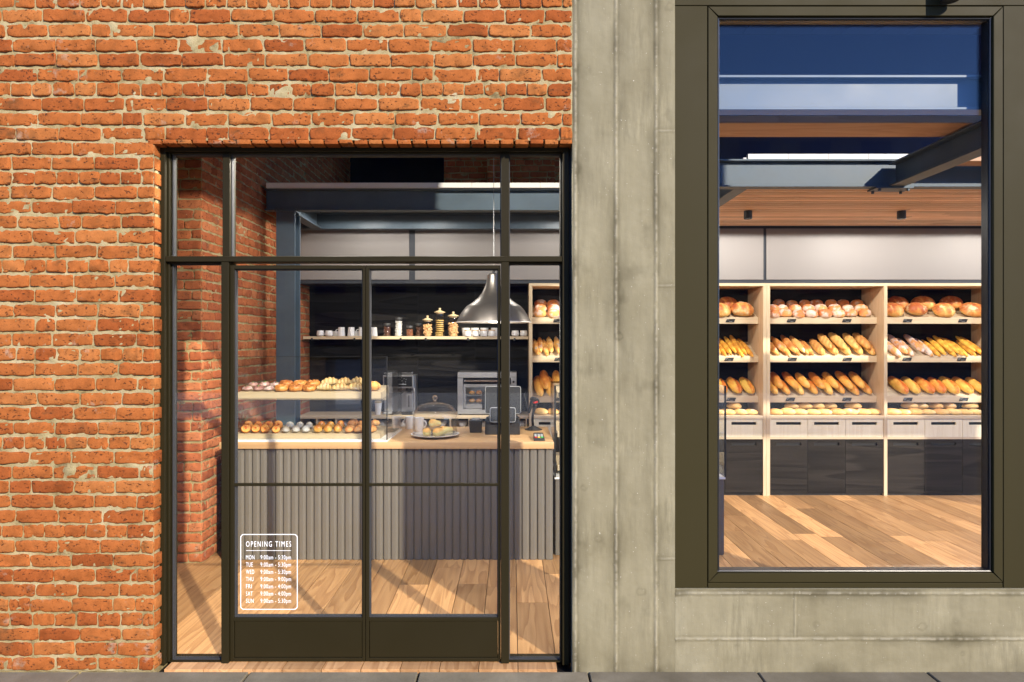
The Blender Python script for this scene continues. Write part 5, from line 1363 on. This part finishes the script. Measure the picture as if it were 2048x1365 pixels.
# display case pastries
I3 = Matrix.Identity(3)
def case_row(key, kind, cat, group, T, us, row, s, trayname, yaw=0, rx=0.0, h=0.0, scale=1.0, extra=None):
    x0, x1, yf, yb, za, zb = T
    sl = math.atan2(zb - za, yb - yf)
    for i, u in enumerate(us):
        y = yf + (yb - yf) * s; z = za + (zb - za) * s + .0008 + h; x = PX(u, y + 3.2)
        m = Matrix.Rotation(sl, 3, 'X') @ Matrix.Rotation(math.radians(yaw + random.uniform(-14, 14)), 3, 'Z') @ Matrix.Rotation(rx, 3, 'X')
        o = put(key, f'{kind}, {place(i, len(us))} in {row} row of the {trayname} tray', cat, group, Vector((x, y, z)), m, scale)
        if extra: extra(o)
UN, LN = 'upper pastry', 'lower pastry'
P1 = 'pink pastries in the display case'
MESH['pink_pastry'] = [loaf('pink_pastry', .078, .074, .036, 'pinkish', p=2.2, amp=.22, ridges=2, ramp=.1, seed=s, nl=14, na=14) for s in (1, 4, 8)]
def leafy(o):
    b = MB()
    for k in range(7):
        q = random.uniform(0, 6.28); r = random.uniform(.002, .02); c = Vector((r * math.cos(q), r * math.sin(q), .035 - r * .25)); a = random.uniform(0, 6.28)
        u = Vector((math.cos(a), math.sin(a), .35)) * .011; w = Vector((-math.sin(a), math.cos(a), .1)) * .0045
        b.add([c - u, c + w, c + u, c - w, c + Vector((0, 0, .003))], [(0, 1, 4), (1, 2, 4), (2, 3, 4), (3, 0, 4), (0, 3, 2, 1)])
    me = b.mesh('garnish', M['garnish']); g = bpy.data.objects.new('garnish', me); COL.objects.link(g); g.parent = o
    b = MB()
    for k in range(2):
        q = random.uniform(0, 6.28); b.lathe([(0, 0), (.0055, .003), (.0055, .007), (0, .010)], (.014 * math.cos(q), .014 * math.sin(q), .030), 8)
    g = bpy.data.objects.new('berry', b.mesh('berry', M['seed'])); COL.objects.link(g); g.parent = o
case_row('pink_pastry', 'pink pastry with green garnish', 'pastry', P1, UT, (495, 517.4, 538), 'front', .25, UN, extra=leafy)
case_row('pink_pastry', 'pink pastry with green garnish', 'pastry', P1, UT, (507, 529, 550), 'back', .68, UN, extra=leafy, h=.006)
P2 = 'brown nut rings in the display case'
case_row('nut_ring', 'brown nut ring', 'pastry', P2, UT, (564, 592, 619), 'front', .24, UN)
case_row('nut_ring', 'brown nut ring', 'pastry', P2, UT, (573.5, 600, 627), 'back', .68, UN, h=.010)
P3 = 'pale croissants in the display case'
case_row('pale_croissant', 'pale ridged croissant', 'croissant', P3, UT, (650, 681.5, 712), 'front', .25, UN, 180)
case_row('pale_croissant', 'pale ridged croissant', 'croissant', P3, UT, (661, 690, 716.5), 'back', .62, UN, 180, h=.020)
case_row('nut_pastry', 'glossy nut pastry', 'pastry', 'nut pastries in the display case', UT, (748.5,), 'front', .30, UN)
P4 = 'orange swirl pastries in the display case'
case_row('swirl_pastry', 'orange swirl pastry', 'pastry', P4, LT, (491, 510.5, 530, 551), 'front', .12, LN, 12, -.35)
case_row('swirl_pastry', 'orange swirl pastry', 'pastry', P4, LT, (497, 517, 535.5, 557), 'back', .44, LN, 12, -.35, .004)
P5 = 'sugar-dusted buns in the display case'
case_row('powdered_bun', 'sugar-dusted bun', 'bun', P5, LT, (572, 592, 612), 'front', .2, LN)
case_row('powdered_bun', 'sugar-dusted bun', 'bun', P5, LT, (580, 600, 618.5), 'back', .62, LN)
P6 = 'glazed golden buns in the display case'
case_row('glazed_bun', 'glazed golden bun', 'bun', P6, LT, (636, 656, 676), 'front', .2, LN)
case_row('glazed_bun', 'glazed golden bun', 'bun', P6, LT, (643, 661.5, 681.5), 'back', .62, LN)
P7 = 'small brown rolls in the display case'
case_row('brown_roll', 'small brown roll', 'roll', P7, LT, (699.6, 719, 744), 'front', .22, LN, 68)
case_row('brown_roll', 'small brown roll', 'roll', P7, LT, (706, 725, 748.5), 'back', .64, LN, 68, 0, .012)
# rolls under the dome
for lab, u, dd, z, q, sc_ in (('pale roll on the plate, at the left front under the dome', 853, 5.03, .0, 84, .95), ('pale roll on the plate, lying right of the left roll', 874, 5.02, .0, 62, 1.0), ('pale roll on the plate, behind the others at the right', 886, 5.14, .0, 40, .95), ('pale roll stacked on top of the others under the dome', 865, 5.05, .064, 58, 1.0)):
    q = math.radians(q); dx = Vector((math.cos(q), math.sin(q), 0 if z == 0 else -.12))
    put('pale_roll', lab, 'roll', 'pale rolls under the glass dome', Vector((PX(u, dd), Yd(dd), CZT + .0105 + z)) + dx * .035, frame3(dx, (0, 0, 1)), sc_, .03)
for v, nm in ((791, 'upper'), (807, 'lower')):
    for i, u in enumerate((944, 958)):
        put('oven_roll', f'{("left", "right")[i]} browned roll on the {nm} oven rack', 'roll', 'rolls baking in the oven', Vector((PX(u, 6.95), Yd(6.95), PZ(v, 6.88) + .0005)), I3, 1.0, .04)
# ================================================================ light, sky, camera
SUN_EL = math.radians(27.5)
hx, hy = .573, -.819                       # horizontal direction towards the sun
sd = Vector((hx * math.cos(SUN_EL), hy * math.cos(SUN_EL), math.sin(SUN_EL))).normalized()
L = bpy.data.lights.new('sun', 'SUN'); L.energy = SUN_W; L.angle = math.radians(1.0); L.color = (1.0, .88, .70)
so = bpy.data.objects.new('sun', L); COL.objects.link(so); so.rotation_euler = sd.to_track_quat('Z', 'Y').to_euler(); so.location = (6, -12, 9)
w = bpy.data.worlds.new('World'); scene.world = w; w.use_nodes = True
nt = w.node_tree; bg = nt.nodes['Background']
sk = nt.nodes.new('ShaderNodeTexSky'); sk.sky_type = 'NISHITA'; sk.sun_disc = False
sk.sun_elevation = SUN_EL; sk.sun_rotation = math.atan2(hx, hy); sk.altitude = 200; sk.air_density = .9; sk.dust_density = 0.0; sk.ozone_density = 7.0
mx = nt.nodes.new('ShaderNodeMix'); mx.data_type = 'RGBA'; mx.blend_type = 'MULTIPLY'; mx.inputs[0].default_value = 1; mx.inputs[7].default_value = (.82, .86, 1.04, 1)
nt.links.new(sk.outputs[0], mx.inputs[6]); nt.links.new(mx.outputs[2], bg.inputs['Color']); bg.inputs['Strength'].default_value = SKY_W
cam = bpy.data.cameras.new('camera'); cam.sensor_width = 36; cam.lens = 36 * F / 2048; cam.clip_start = .05; cam.clip_end = 800
co = bpy.data.objects.new('camera', cam); COL.objects.link(co); co.location = (0, CAMY, EYE); co.rotation_euler = (PI / 2, 0, 0)
scene.camera = co
scene.render.resolution_x = 1024; scene.render.resolution_y = 682
vs = scene.view_settings; vs.view_transform = 'Standard'; vs.look = 'None'; vs.exposure = EXPO; vs.gamma = 1; vs.use_curve_mapping = False
cy = scene.cycles
cy.max_bounces = 10; cy.diffuse_bounces = 5; cy.glossy_bounces = 4; cy.transparent_max_bounces = 24; cy.transmission_bounces = 6
cy.caustics_reflective = False; cy.caustics_refractive = False; cy.sample_clamp_indirect = 6
cy.use_denoising = True
try: cy.denoiser = 'OPENIMAGEDENOISE'
except Exception: pass
cy.use_adaptive_sampling = True; cy.adaptive_threshold = .01
